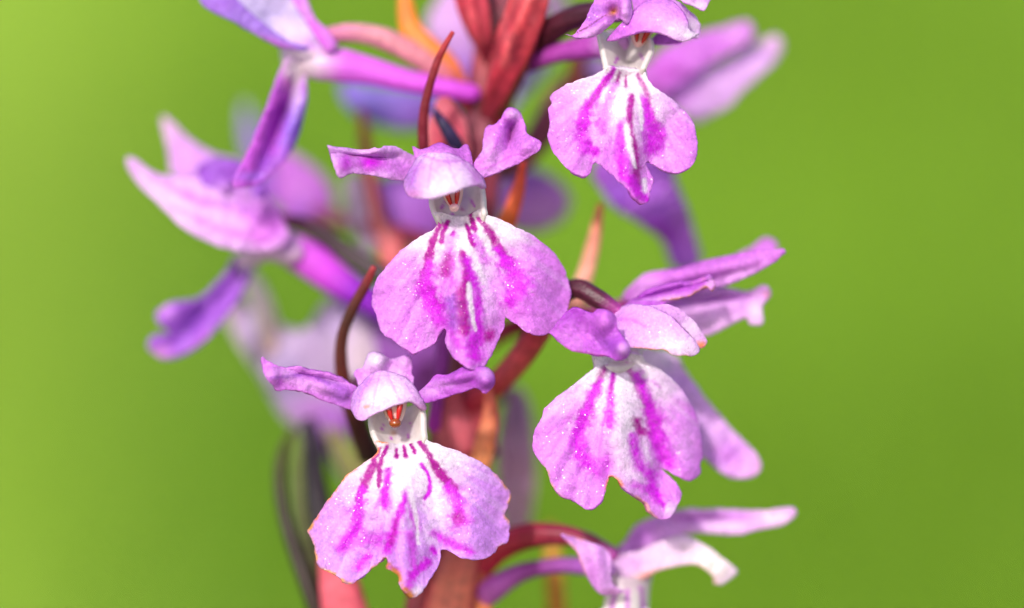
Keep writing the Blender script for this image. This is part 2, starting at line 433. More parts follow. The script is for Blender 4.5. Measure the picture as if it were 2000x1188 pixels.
def mat_grass():
    m = bpy.data.materials.new('grass_blades'); m.use_nodes = True
    nt = m.node_tree; p = nt.nodes['Principled BSDF']
    at = nt.nodes.new('ShaderNodeAttribute'); at.attribute_name = 'Col'
    nt.links.new(at.outputs['Color'], p.inputs['Base Color']); p.inputs['Roughness'].default_value = 0.5; p.inputs['Specular IOR Level'].default_value = 0.3
    tr = nt.nodes.new('ShaderNodeBsdfTranslucent'); nt.links.new(at.outputs['Color'], tr.inputs[0])
    ms = nt.nodes.new('ShaderNodeMixShader'); ms.inputs[0].default_value = 0.45
    nt.links.new(p.outputs[0], ms.inputs[1]); nt.links.new(tr.outputs[0], ms.inputs[2]); nt.links.new(ms.outputs[0], nt.nodes['Material Output'].inputs['Surface'])
    return m
def build_grass(n=60000):
    y = 0.12 + 5.4 * rng.random(n) ** 1.35
    x = (rng.random(n) * 2 - 1) * (0.35 + 0.34 * y)
    h = rng.uniform(0.05, 0.13, n) * (0.8 + 0.5 * vnoise(x * 3 + 40, y * 3 + 40))
    wd = rng.uniform(0.0014, 0.0034, n)
    az = rng.uniform(0, 2 * math.pi, n); lean = rng.uniform(0.1, 0.75, n) * h
    la = rng.uniform(0, 2 * math.pi, n)
    lev = np.array([0, 0.4, 0.75, 1.0]); wf = np.array([1, 0.9, 0.55, 0.04])
    V = np.zeros((n, 8, 3))
    for k in range(4):
        cx = x + np.cos(la) * lean * lev[k] ** 2; cy = y + np.sin(la) * lean * lev[k] ** 2; cz = h * (lev[k] - 0.18 * lev[k] ** 2) - 0.015 * (k == 0)
        for s, sg in ((0, -1), (1, 1)):
            V[:, 2 * k + s, 0] = cx + sg * np.cos(az) * wd * wf[k]; V[:, 2 * k + s, 1] = cy + sg * np.sin(az) * wd * wf[k]; V[:, 2 * k + s, 2] = cz
    b = (np.arange(n) * 8)[:, None]
    F = np.concatenate([b + np.array([2 * k, 2 * k + 1, 2 * k + 3, 2 * k + 2]) for k in range(3)], 1).reshape(-1, 4)
    me = bpy.data.meshes.new('grass')
    me.vertices.add(n * 8); me.vertices.foreach_set('co', V.reshape(-1))
    nf = len(F); me.loops.add(nf * 4); me.loops.foreach_set('vertex_index', F.reshape(-1).astype(np.int32))
    me.polygons.add(nf); me.polygons.foreach_set('loop_start', (np.arange(nf) * 4).astype(np.int32)); me.polygons.foreach_set('loop_total', np.full(nf, 4, np.int32))
    me.update(calc_edges=True)
    yellowish = C(176, 206, 74); fresh = C(136, 174, 42); deep = C(104, 146, 30)
    # blade colour by bearing from the camera: yellow-green far left, deeper green band beside
    ang = x / (y + 0.2)
    a = sstep(-0.07, -0.125, ang + 0.03 * 2 * fbm(x * 2, y * 1.3)) * 0.95
    q = vnoise(x * 2.2 + 12, y * 1.1 + 4)
    q2 = np.exp(-((ang + 0.075) / 0.022) ** 2) * sstep(2.4, 1.5, y) * 0.7
    q = np.clip(q + q2, 0, 1)
    c = fresh * (1 - a[:, None]) + yellowish * a[:, None]
    k = np.clip(sstep(0.5, 1.0, q) * 0.45 * (1 - 0.7 * a), 0, 1)[:, None]
    c = c * (1 - k) + deep * k
    k2 = (np.exp(-((ang + 0.075) / 0.026) ** 2) * sstep(2.2, 1.4, y) * 0.55)[:, None]
    c = c * (1 - k2) + deep * k2
    c = c * (1 + 0.55 * fbm(x * 3.2 + 50, y * 1.4 + 50))[:, None]
    c = c * rng.uniform(0.75, 1.2, (n, 1))
    at = me.color_attributes.new('Col', 'FLOAT_COLOR', 'POINT')
    buf = np.ones((n, 8, 4), np.float32); buf[:, :, :3] = c[:, None, :]
    at.data.foreach_set('color', buf.ravel())
    me.materials.append(mat_grass())
    o = bpy.data.objects.new('grass', me); COL.objects.link(o); o['kind'] = 'stuff'
    o['label'] = 'soft blurred bright green meadow grass behind the orchid'; o['category'] = 'grass'
build_grass()

# ------------------------------------------------------------------ the orchid
base_w = to_world(to_mm(840, 2600, 0)); base_w = Vector((float(base_w[0]), float(base_w[1]), 0.0))
orchid = empty('orchid', base_w)
orchid['label'] = 'purple spotted wild orchid with a dark red flower spike standing in meadow grass'
orchid['category'] = 'orchid'

def inv_world(p):
    return (np.asarray(p) - CAM_T) @ CAM_R * 1000
# stem: from the ground up through the spike
foot = inv_world(base_w)
fd = foot[2] + D; fx = foot[0] * S * D / (D - fd) + 1000; fy = -foot[1] * S * D / (D - fd) + 594
def stem_col(s, t, P):
    c = np.outer(1 - s, C(164, 74, 84)) + np.outer(s, C(136, 46, 74))
    k = (0.5 + 0.5 * t)[:, None] * 0.55
    c = c * (1 - k) + C(78, 24, 44) * k
    m = sstep(0.05, 0.3, fbm(P[:, 0] / 0.5, P[:, 1] / 1.4))[:, None] * 0.5
    return c * (1 - m) + C(190, 84, 84) * m
tube('stem', [(fx, fy, fd), (835, 3800, -4), (838, 2200, -1), (850, 1500, 0), (862, 1188, 0), (876, 940, 0), (893, 740, 0), (920, 500, 0), (942, 270, 0), (962, 110, 0), (978, -20, 0), (992, -180, 0), (1004, -340, 0)],
     [62, 58, 54, 50, 48, 46, 45, 43, 40, 37, 33, 26, 12], orchid, stem_col, ns=150, nt=40, ridges=7, ridge=0.07, twist=2.0, lump=0.05)

def lip_base(cx, cy, R, white=WHITE, lil=LILAC, pale=0.0):
    def f(x, y):
        r = np.hypot(x - cx, y - cy) / R
        th = np.arctan2(x - cx, y - cy)
        a = sstep(0.15, 0.82, r + 0.25 * fbm(x / 40, y / 40))
        a = a * (1 - pale)
        vein = 2 * fbm(th * 26, r * 1.5 + 3)
        a = np.clip(a + 0.24 * vein * sstep(0.2, 0.6, r), 0, 1)
        c = np.asarray(white) * (1 - a[:, None]) + np.asarray(lil) * a[:, None]
        b = sstep(0.12, 0.26, fbm(th * 9 + cx, r * 5.5 + cy)) * sstep(0.22, 0.34, r) * sstep(0.85, 0.6, r) * sstep(1.0, 0.75, np.abs(th)) * 0.6
        return c * (1 - b[:, None]) + MAG * b[:, None]
    return f
def lip_depth(d0, cx, cy, side, tip, thc=1.0, ridge=0.0, gx=0.0, bumps=()):
    def f(x, y):
        u = (x - cx) / 150; v = (y - cy) / 250
        th = np.arctan2(x - cx, y - cy); r = np.hypot(x - cx, y - cy) / 250
        d = d0 - side * np.abs(u) ** 1.8 + tip * np.maximum(v, 0) ** 1.3 + gx * u
        d = d + ridge * np.exp(-(u / 0.18) ** 2) * sstep(0.1, 0.5, v)
        d = d + thc * 0.11 * 2 * fbm(th * 13, r * 1.2) * sstep(0.3, 0.9, r) * sstep(1.5, 0.9, np.abs(th)) + 0.17 * 2 * fbm(x / 42, y / 42)
        d = d - 0.9 * np.exp(-((x - cx) / 30) ** 2 - ((y - cy - 8) / 26) ** 2) + 0.22 * np.cos(u * 7.0) * sstep(0.15, 0.6, v)
        for b in bumps:
            bx, by, rx, ry, a = b
            d = d + a * np.exp(-((x - bx) / rx) ** 2 - ((y - by) / ry) ** 2)
        return d
    return f
def Z(o, s, pts):
    return [(o[0] + x / s, o[1] + y / s) for x, y in pts]
def ZS(o, s, strokes):
    out = []
    for st in strokes:
        dark = st[2] is MAGD
        k = (1.3 if dark else 1.0) / s
        al = min(1.0, st[3] * 1.15) if dark else min(1.0, st[3] * 1.12)
        so = (st[4] if len(st) > 4 else 0.55) * 0.9
        out.append((Z(o, s, st[0]), st[1] * k if np.isscalar(st[1]) else [w * k for w in st[1]], st[2], al, so))
    return out
def ZB(o, s, blots):
    return [(o[0] + b[0] / s, o[1] + b[1] / s, b[2] / s, b[3] / s) + tuple(b[4:]) for b in blots]
def col_of(base, blots=(), strokes=(), **k):
    def f(x, y):
        b = base(x, y) if callable(base) else base
        return paint(x, y, b, blots, strokes, **k)
    return f
def throat_col(dashes=(), blots=()):
    return col_of(CREAM, blots, dashes, namp=0.03)
def anther(parent, c, s=1.0, rot=0, tipcol=None, knob=True):
    x, y, d = c
    pinkish = lambda a, t, P: np.broadcast_to(C(240, 190, 188), (len(a), 3)) * (1 + 0.1 * fbm(P[:, 0] * 4, P[:, 1] * 4))[:, None]
    blob('column', (x, y - 14 * s, d - 0.5), (25 * s, 40 * s, 0.55), parent, pinkish, rot, -0.25 if False else 0.25)
    ra = math.radians(rot)
    for k, sg in ((0, -1), (1, 1)):
        ox = sg * 11 * s
        blob('pollen_sac', (x + ox * math.cos(ra), y - 6 * s - ox * math.sin(ra), d + 0.02), (6.0 * s, 24 * s, 0.28), parent,
             lambda a, t, P: np.broadcast_to(C(206, 34, 40), (len(a), 3)) * (1 + 0.5 * fbm(P[:, 0] * 8, P[:, 1] * 8))[:, None], rot - sg * 13, 0.15)
    if knob:
        tc = tipcol if tipcol is not None else C(240, 190, 190)
        blob('stigma_knob', (x + 28 * s * math.sin(ra), y + 22 * s * math.cos(ra), d + 0.05), (12 * s, 10 * s, 0.32), parent,
             lambda a, t, P: np.broadcast_to(tc, (len(a), 3)) * (1 + 0.9 * fbm(P[:, 0] * 9, P[:, 1] * 9))[:, None])

# ---------------- flower 1: the middle of the spike
def fl(px, py, d, label): return empty('flower', to_world(to_mm(px, py, d)), orchid, label)
f1 = fl(895, 400, 5, 'wide open flower at the middle of the spike with a broad spotted three lobed lip')
o1, s1 = (620, 180), 2.121
lip1 = Z(o1, s1, [(478, 500), (497, 528), (490, 560), (450, 588), (400, 622), (340, 670), (290, 722), (255, 770), (235, 825), (233, 880), (248, 920), (262, 970), (280, 1005), (310, 1022), (340, 1050), (372, 1068), (400, 1085), (440, 1070), (480, 1045), (505, 1012), (522, 985), (533, 979), (541, 992), (535, 1030), (545, 1062), (570, 1100), (600, 1130), (637, 1150), (680, 1145), (705, 1110), (725, 1070), (745, 1030), (768, 990), (774, 955), (780, 932), (800, 942), (830, 965), (870, 995), (920, 1010), (960, 1000), (985, 972), (1012, 948), (1030, 915), (1036, 880), (1045, 830), (1035, 770), (1010, 720), (970, 665), (915, 615), (860, 580), (800, 550), (740, 522), (700, 506), (682, 478), (640, 500), (580, 515), (520, 500)])
st1 = [([(505, 545), (482, 620), (460, 700), (450, 770), (462, 830), (490, 890)], [7, 12, 15, 18, 22, 26], MAGD, .85, .6),
       ([(470, 720), (455, 800), (480, 880), (500, 930)], [24, 34, 40, 30], MAG, .7, .9),
       ([(532, 540), (515, 625)], [7, 8], MAGD, .9), ([(558, 592), (557, 596)], 8, MAGD, .8),
       ([(555, 600), (545, 690), (535, 750)], [22, 30, 30], MAG, .45, .9), ([(545, 690), (535, 750)], [14, 16], MAGD, .65, .9),
       ([(640, 505), (655, 578)], [7, 9], MAGD, .85), ([(622, 560), (640, 632)], [7, 9], MAGD, .85), ([(655, 600), (692, 700)], [18, 26], MAG, .55, .8),
       ([(670, 520), (710, 585), (755, 655), (790, 705)], [7, 12, 15, 18], MAGD, .8, .6), ([(740, 650), (800, 730), (830, 800), (800, 860)], [16, 34, 46, 36], MAG, .8, .9),
       ([(600, 670), (618, 760), (598, 830), (600, 920), (612, 1000)], [9, 14, 14, 14, 14], MAGD, .8, .8),
       ([(615, 700), (655, 830), (655, 930), (665, 1015)], [16, 22, 24, 24], MAG, .75, .9), ([(560, 860), (565, 960)], [20, 24], VIO_D, .5, .9),
       ([(440, 840), (520, 950)], [30, 40], MAG, .45, 1.), ([(620, 800), (632, 900), (648, 990)], [9, 9, 7], WHITE, .9, .7),
       ([(705, 1008), (706, 1012)], 18, MAGD, .8, .9), ([(640, 1020), (645, 1100)], [30, 26], MAG, .8, .9), ([(560, 1000), (590, 1050)], 14, MAG, .5, .9)]
bl1 = [(440, 610, 60, 50, WHITE, .7), (770, 570, 90, 40, WHITE, .75, 30), (660, 760, 40, 140, WHITE, .85, -12), (595, 620, 20, 70, WHITE, .9), (700, 890, 50, 60, LILAC_P, .6), (420, 800, 30, 60, MAG, .35), (850, 900, 40, 40, MAG, .25)]
petal('lip', lip1, lip_depth(8.3, 900, 420, 0.9, 0.5, ridge=0.35, bumps=[(860, 680, 30, 60, -0.5), (985, 640, 28, 40, -0.4)]),
      col_of(lip_base(900, 405, 230), ZB(o1, s1, bl1), ZS(o1, s1, st1)), f1, h=2.7, mat=M_LIP, thick=0.26, cren=2.0)
patch('throat', [[(846, 352, 7.0), (862, 356, 6.6), (895, 360, 6.2), (928, 354, 6.6), (940, 350, 7.2)],
                 [(842, 392, 7.7), (858, 396, 7.0), (895, 400, 6.6), (928, 394, 7.0), (945, 386, 7.9)],
                 [(846, 412, 8.0), (866, 418, 7.2), (895, 422, 6.8), (926, 416, 7.2), (946, 406, 8.2)],
                 [(855, 432, 8.25), (872, 436, 7.6), (900, 438, 7.3), (928, 432, 7.6), (949, 420, 8.3)],
                 [(862, 450, 7.9), (878, 456, 7.5), (902, 458, 7.2), (926, 454, 7.5), (948, 438, 7.9)]], f1,
      throat_col([([(858, 410), (868, 394)], 2.2, MAG, .8), ([(922, 390), (931, 405)], 2.2, MAG, .8), ([(881, 421), (885, 425)], 3, MAG, .8), ([(903, 411), (905, 412)], 4, MAGD, .7)], [(908, 395, 14, 28, C(176, 130, 200), .55)]), thick=0.26)
anther(f1, (884, 388, 8.6), 0.82, 8)
hood1 = [(823, 303), (838, 300), (856, 300), (880, 304), (900, 312), (924, 330), (941, 350), (946, 369), (938, 364), (928, 362), (904, 368), (880, 378), (860, 385), (834, 388), (814, 388), (798, 380), (791, 360), (803, 334), (814, 315)]
petal('petal', hood1, relief(7.2, 868, 350, wr=.1, dome=(868, 385, 92, 96, 3.4)), col_of(LILAC_P, [(878, 360, 62, 30, C(238, 222, 242), .95, -20), (845, 312, 26, 13, C(238, 222, 242), .9), (805, 350, 16, 34, VIOLET, .5), (812, 380, 18, 10, C(205, 110, 190), .6), (930, 345, 14, 22, LILAC, .7)], [([(850, 304), (842, 335), (838, 370)], [1.2, 2, 1.4], LILAC_D, .5, .9), ([(872, 304), (880, 335), (892, 362)], [1.2, 2, 1.4], LILAC_D, .4, .9), ([(835, 304), (815, 335), (806, 365)], [1.2, 2, 1.4], LILAC_D, .5, .9), ([(895, 312), (915, 335), (930, 355)], [1.2, 1.8, 1.2], LILAC_D, .45, .9), ([(822, 304), (860, 318), (905, 318)], [2.5, 3, 2], LILAC, .6, .9)]), f1, h=3.4, cren=1.3)  # near-white spots paint the hood's highlights into its colour
petal('dorsal_sepal', [(807, 288), (823, 294), (838, 292), (851, 285), (860, 282), (871, 286), (884, 292), (895, 292), (904, 285), (913, 286), (918, 300), (922, 325), (905, 340), (860, 345), (825, 335), (813, 312)],
      relief(7.6, 865, 300, gy=1.2, wr=.15, bumps=[(862, 305, 40, 30, 1.3)]), col_of(LILAC, [(860, 285, 40, 8, LILAC_D, .6), (850, 310, 30, 12, LILAC_P, .7)]), f1, h=3.6, cren=1.2)
petal('lateral_sepal', [(641, 286), (662, 290), (693, 295), (719, 296), (737, 290), (757, 287), (774, 289), (794, 299), (818, 312), (812, 336), (794, 352), (770, 351), (743, 346), (719, 343), (695, 340), (677, 342), (662, 346), (655, 332), (649, 312)],
      relief(8.2, 720, 318, gx=-1.4, wr=.12, bumps=[(700, 304, 60, 9, -0.7, 4), (740, 292, 40, 8, .5), (660, 318, 24, 24, .3)]),
      col_of(LILAC_P, [(673, 319, 13, 18, MAG, .85), (722, 320, 36, 15, MAG, 1.0), (785, 330, 36, 26, LILAC_D, .7), (655, 300, 14, 14, LILAC_P, .8)], [([(684, 307), (724, 305)], [2.5, 2.5], MAGD, .6, .9)]), f1, h=3.2, cren=1.5, mat=M_LIP)
petal('lateral_sepal', [(921, 330), (933, 312), (944, 297), (947, 275), (949, 253), (957, 247), (968, 244), (981, 231), (990, 218), (1001, 214), (1014, 222), (1024, 240), (1027, 257), (1036, 268), (1051, 275), (1057, 284), (1053, 295), (1036, 305), (1014, 319), (992, 330), (966, 341), (941, 348), (928, 342)],
      relief(7.6, 985, 285, gx=.5, gy=0.8, wr=.15, bumps=[(998, 262, 12, 34, -1.0, 10), (960, 280, 18, 40, .6, 20), (1030, 285, 20, 20, .5), (1000, 225, 14, 14, .8)]),
      col_of(LILAC, [(996, 260, 8, 22, MAGD, .7, 12), (955, 300, 22, 24, LILAC_P, .8), (985, 240, 30, 16, LILAC_D, .6), (1004, 225, 10, 10, LILAC_P, .9), (960, 335, 40, 10, LILAC_P, .6)], [([(930, 335), (975, 318), (1020, 300)], 1.6, MAG, .35, .9), ([(930, 330), (960, 295), (975, 262)], 1.6, MAG, .35, .9)]), f1, h=3.2, cren=1.3, mat=M_LIP)
tube('ovary', [(905, 560, 0.4), (880, 430, 1.2), (872, 330, 2.6), (880, 305, 4.5), (888, 330, 6.2)], [18, 20, 20, 17, 14], f1, grad([(0, MAROON), (.6, C(62, 40, 70)), (1, C(120, 60, 120))]), ridges=6, twist=3)
tube('spur', [(895, 385, 4.2), (890, 460, 2.6), (880, 560, 2.2), (868, 660, 2.4), (856, 760, 2.6), (846, 832, 2.6)], [20, 22, 19, 16, 14, 14], f1, grad([(0, LILAC_P), (.4, C(180, 80, 190)), (.85, C(160, 60, 160)), (1, C(206, 60, 196))]), mat=M_PETAL)

# ---------------- flower 2: lowest front flower
f2 = fl(778, 845, 5, 'lowest front flower of the spike with brown withered rims on its spotted lip')
o2, s2 = (490, 670), 2.294
lip2 = Z(o2, s2, [(556, 440), (570, 470), (555, 500), (500, 545), (440, 590), (400, 640), (350, 705), (300, 780), (262, 835), (275, 870), (290, 920), (300, 975), (320, 1010), (360, 1030), (400, 1055), (412, 1074), (450, 1080), (490, 1060), (520, 1030), (560, 1000), (590, 970), (605, 962), (616, 980), (610, 1013), (640, 1025), (664, 1045), (670, 1090), (690, 1120), (725, 1145), (760, 1120), (790, 1080), (810, 1045), (840, 1000), (850, 960), (850, 928), (880, 927), (910, 945), (950, 965), (1020, 973), (1060, 965), (1090, 940), (1106, 912), (1145, 895), (1155, 850), (1150, 800), (1132, 770), (1150, 735), (1160, 700), (1150, 660), (1110, 610), (1060, 560), (1000, 520), (940, 490), (880, 470), (810, 447), (780, 430), (720, 450), (640, 455)])
st2 = [([(575, 475), (545, 560), (510, 640), (485, 700)], [7, 11, 16, 18], MAGD, .85, .6), ([(500, 660), (480, 760), (470, 840), (420, 890)], [20, 26, 30, 22], MAG, .85, .8),
       ([(605, 465), (580, 560), (577, 640)], [7, 9, 9], MAGD, .85), ([(620, 570), (610, 650), (605, 720)], [14, 22, 26], MAG, .8, .8),
       ([(648, 485), (650, 515)], [7, 8], MAGD, .85), ([(688, 470), (694, 515)], [7, 8], MAGD, .85), ([(722, 450), (740, 495)], [7, 8], MAGD, .85),
       ([(762, 440), (800, 510), (850, 590), (905, 650)], [7, 12, 15, 18], MAGD, .85, .6), ([(880, 640), (925, 720), (940, 790)], [18, 34, 40], MAG, .75, .95), ([(930, 780), (934, 790)], 18, MAGD, .6, .9),
       ([(765, 545), (795, 600), (795, 660), (775, 695)], [9, 11, 12, 14], MAG, .85, .7), ([(700, 650), (680, 730), (650, 830), (620, 920)], [9, 14, 18, 22], MAG, .85, .8), ([(660, 790), (640, 890)], [8, 10], MAGD, .5, .9),
       ([(720, 770), (738, 830)], [14, 14], MAG, .7, .9), ([(710, 860), (725, 1000)], [18, 16], MAG, .6, .9), ([(400, 920), (520, 880), (590, 870)], [24, 34, 24], MAG, .55, .95), ([(480, 1010), (520, 960)], [20, 20], MAG, .8, .9),
       ([(810, 850), (880, 885), (980, 930)], [16, 20, 18], MAG, .65, .9), ([(805, 920), (815, 940)], 14, MAG, .8, .9), ([(775, 985), (720, 1040)], [22, 20], MAG, .85, .8), ([(715, 1040), (700, 1100)], 14, MAG, .6, .9), ([(615, 1000), (655, 1015)], 12, MAGD, .6, .9),
       ([(690, 620), (730, 760), (745, 900)], [14, 10, 6], WHITE, .7, .9)]
bl2 = [(700, 590, 110, 90, WHITE, .7), (830, 720, 50, 120, WHITE, .75, -20), (880, 500, 80, 34, WHITE, .8, 25), (560, 780, 40, 90, LILAC_P, .6, 20), (740, 1120, 40, 30, WHITE, .7), (800, 860, 40, 60, WHITE, .5), (580, 900, 60, 40, MAG, .4)]
petal('lip', lip2, lip_depth(8.3, 785, 860, 0.8, 0.6, ridge=0.3, bumps=[(752, 1085, 24, 50, -0.45), (862, 1075, 24, 40, -0.4), (720, 990, 30, 60, .25), (640, 1000, 40, 60, -.2)]),
      col_of(lip_base(785, 850, 260, lil=C(206, 138, 228)), ZB(o2, s2, bl2), ZS(o2, s2, st2)), f2, h=2.7, mat=M_LIP, thick=0.26, cren=2.2,
      rim=[(Z(o2, s2, [(570, 470), (440, 590), (350, 705), (262, 835)]), 4.5, ORANGE, .9), (Z(o2, s2, [(262, 835), (290, 920), (310, 1000), (400, 1055), (415, 1070)]), 6, TAN, .95),
           (Z(o2, s2, [(640, 1025), (664, 1045), (670, 1090), (700, 1125)]), 11, C(196, 116, 40), .95), (Z(o2, s2, [(1132, 770), (1150, 735), (1150, 660), (1110, 610)]), 5, TAN, .9), (Z(o2, s2, [(1100, 915), (1060, 965)]), 3, TAN, .4), (Z(o2, s2, [(560, 1000), (605, 962), (610, 1013)]), 3.5, TAN, .8)])
patch('throat', [[(728, 792, 7.4), (744, 798, 6.8), (775, 800, 6.3), (806, 794, 6.8), (822, 784, 7.6)],
                 [(723, 822, 7.8), (742, 828, 7.1), (776, 832, 6.6), (808, 824, 7.1), (828, 812, 8.0)],
                 [(727, 846, 8.0), (748, 852, 7.3), (778, 856, 6.9), (808, 848, 7.3), (829, 838, 8.2)],
                 [(735, 866, 8.25), (754, 869, 7.6), (780, 871, 7.3), (808, 865, 7.6), (832, 858, 8.3)],
                 [(740, 884, 7.9), (758, 890, 7.5), (782, 892, 7.2), (808, 886, 7.5), (830, 874, 7.9)]], f2,
      throat_col([([(742, 840), (747, 830)], 2.2, MAG, .7), ([(760, 858), (762, 862)], 2.2, MAG, .9), ([(800, 852), (801, 858)], 2.2, MAG, .7), ([(806, 828), (808, 834)], 2.2, MAG, .7)], [(790, 838, 20, 20, C(176, 138, 196), .6), (767, 848, 7, 6, C(200, 130, 60), .6)]), thick=0.26)
anther(f2, (770, 806, 8.7), 0.95, 4, tipcol=C(150, 66, 24))
hood2 = [(746, 727), (760, 729), (781, 736), (797, 745), (809, 758), (818, 773), (827, 788), (830, 797), (827, 802), (816, 793), (801, 785), (781, 789), (760, 797), (744, 804), (727, 812), (718, 819), (709, 821), (697, 815), (690, 803), (688, 790), (690, 779), (697, 762), (709, 749), (723, 736), (736, 729)]
petal('petal', hood2, relief(7.0, 758, 775, wr=.08, dome=(757, 805, 84, 84, 2.2)), col_of(LILAC_P, [(760, 770, 44, 34, WHITE, .8, -20), (702, 780, 12, 40, VIOLET, .5, 20), (722, 790, 20, 14, WHITE, .6), (718, 795, 8, 4, C(200, 130, 60), .7, -20), (825, 796, 8, 8, C(225, 150, 210), .8), (722, 750, 14, 12, LILAC_D, .4)], [([(744, 730), (735, 765), (728, 800)], [1, 1.8, 1.2], LILAC_D, .4, .9), ([(756, 730), (768, 760), (780, 785)], [1, 1.8, 1.2], LILAC_D, .35, .9), ([(735, 731), (712, 765), (702, 800)], [1, 1.8, 1.2], LILAC_D, .45, .9), ([(775, 736), (795, 760), (812, 785)], [1, 1.6, 1], LILAC_D, .4, .9)]), f2, h=3.0, cren=1.3, mat=M_LIP)
petal('dorsal_sepal', [(691, 731), (697, 724), (711, 719), (716, 708), (720, 695), (729, 690), (742, 692), (757, 700), (773, 700), (786, 697), (797, 696), (801, 704), (804, 721), (806, 752), (790, 760), (740, 752), (705, 755), (697, 742)],
      relief(7.0, 750, 720, gy=1.2, wr=.15, bumps=[(735, 705, 20, 20, 1.0), (790, 705, 16, 20, .5), (765, 710, 12, 14, -.4)]), col_of(LILAC_P, [(735, 703, 20, 14, WHITE, .7), (700, 732, 14, 14, LILAC_D, .8), (800, 730, 10, 30, LILAC, .8)]), f2, h=3.2, cren=1.2, mat=M_LIP)
petal('lateral_sepal', [(511, 697), (525, 707), (544, 716), (567, 717), (587, 715), (606, 724), (633, 726), (660, 736), (680, 747), (702, 764), (700, 785), (687, 799), (660, 792), (629, 782), (606, 772), (583, 765), (556, 762), (542, 764), (532, 753), (521, 738), (512, 718)],
      relief(8.0, 605, 748, gx=-.9, wr=.12, bumps=[(600, 733, 60, 7, -.6, 12), (570, 728, 30, 8, .4, 8), (650, 760, 40, 10, .4, 20), (530, 735, 16, 20, .5)]),
      col_of(LILAC, [(550, 730, 26, 10, LILAC_P, .7), (600, 752, 50, 10, LILAC_P, .6, 15), (650, 745, 26, 8, LILAC_P, .8, 18), (670, 775, 36, 22, VIOLET, .6, 20), (545, 742, 6, 14, MAG, .4)], [([(528, 738), (560, 735), (600, 736), (640, 752)], [1.5, 2.5, 3, 2.5], VIO_D, .5, .9)]), f2, h=3.2, cren=1.5, mat=M_LIP)
petal('lateral_sepal', [(812, 770), (834, 753), (844, 743), (850, 735), (857, 732), (875, 735), (888, 729), (903, 719), (918, 717), (936, 719), (953, 722), (962, 734), (962, 751), (955, 764), (944, 768), (936, 758), (909, 764), (881, 773), (853, 782), (829, 788), (816, 782)],
      relief(8.6, 890, 752, gx=.9, wr=.12, bumps=[(900, 735, 40, 8, .5, -15), (948, 740, 14, 14, .9)]), col_of(LILAC_D, [(950, 732, 12, 10, LILAC_P, .8), (840, 765, 22, 10, LILAC_P, .7), (925, 745, 12, 8, PURPLE, .5), (865, 750, 24, 8, LILAC_P, .5)]), f2, h=3.2, cren=1.3)
tube('ovary', [(865, 1010, 0.4), (780, 960, 0.2), (725, 880, 0.6), (695, 800, 2), (705, 745, 4), (735, 745, 6)], [16, 18, 18, 18, 16, 12], f2, grad([(0, MAROON), (.5, C(66, 36, 46)), (1, C(120, 60, 110))]), ridges=6, twist=3)

# ---------------- flower 3: upper right
f3 = fl(1225, 100, 5, 'upper flower right of the stem with a pale hood and magenta striped lip')
o3, s3 = (1000, 0), 2.2
lip3 = Z(o3, s3, [(412, 285), (392, 302), (330, 332), (270, 352), (210, 380), (167, 420), (174, 445), (158, 475), (165, 530), (160, 600), (180, 650), (200, 685), (230, 720), (270, 750), (310, 762), (333, 745), (345, 712), (363, 698), (385, 713), (430, 750), (470, 785), (500, 820), (520, 855), (560, 880), (585, 860), (592, 830), (605, 780), (587, 737), (570, 700), (600, 706), (640, 730), (700, 745), (735, 740), (770, 715), (785, 680), (790, 620), (780, 550), (760, 500), (720, 460), (670, 420), (620, 385), (590, 350), (572, 305), (530, 300), (470, 292)])
st3 = [([(432, 295), (380, 380), (330, 460), (305, 540)], [10, 16, 20, 24], MAG, .9, .7), ([(320, 500), (300, 580), (330, 640), (370, 650)], [26, 34, 36, 20], MAG, .75, .9), ([(430, 300), (385, 375), (335, 455)], [4, 6, 6], MAGD, .5, .9),
       ([(455, 310), (445, 355)], [7, 8], MAGD, .7, .8), ([(485, 325), (488, 375)], [6, 7], MAGD, .7, .8), ([(440, 370), (400, 480), (400, 550)], [16, 26, 26], MAG, .5, .95),
       ([(512, 420), (500, 540), (520, 640), (525, 740), (530, 800)], [8, 10, 12, 12, 14], MAGD, .75, .8), ([(475, 540), (470, 640), (480, 740)], [18, 22, 20], MAG, .7, .9),
       ([(548, 320), (575, 400), (590, 490), (620, 590)], [8, 11, 14, 18], MAGD, .65, .8), ([(560, 430), (590, 560), (600, 630)], [20, 40, 40], MAG, .75, .95), ([(620, 560), (640, 610)], 22, MAG, .5, .95),
       ([(525, 340), (545, 480), (548, 560)], [8, 9, 6], WHITE, .85, .8), ([(492, 540), (505, 640), (520, 720)], [9, 9, 6], WHITE, .85, .8), ([(480, 745), (540, 830), (570, 860)], [14, 24, 16], MAG, .85, .8), ([(560, 780), (565, 820)], [12, 12], WHITE, .7, .9)]
bl3 = [(300, 370, 80, 30, LILAC_P, .6, -20), (360, 600, 36, 40, LILAC_P, .6), (470, 470, 26, 60, WHITE, .8, 12), (640, 680, 60, 30, LILAC_P, .6), (640, 430, 40, 40, LILAC_P, .7), (430, 330, 30, 40, WHITE, .4)]
petal('lip', lip3, lip_depth(8.0, 1225, 140, 0.9, 0.8, ridge=0.35, gx=-.25, bumps=[(1162, 330, 22, 40, -.4), (1262, 330, 22, 36, -.4)]),
      col_of(lip_base(1225, 125, 230), ZB(o3, s3, bl3), ZS(o3, s3, st3)), f3, h=2.8, mat=M_LIP, thick=0.26, cren=2.0)
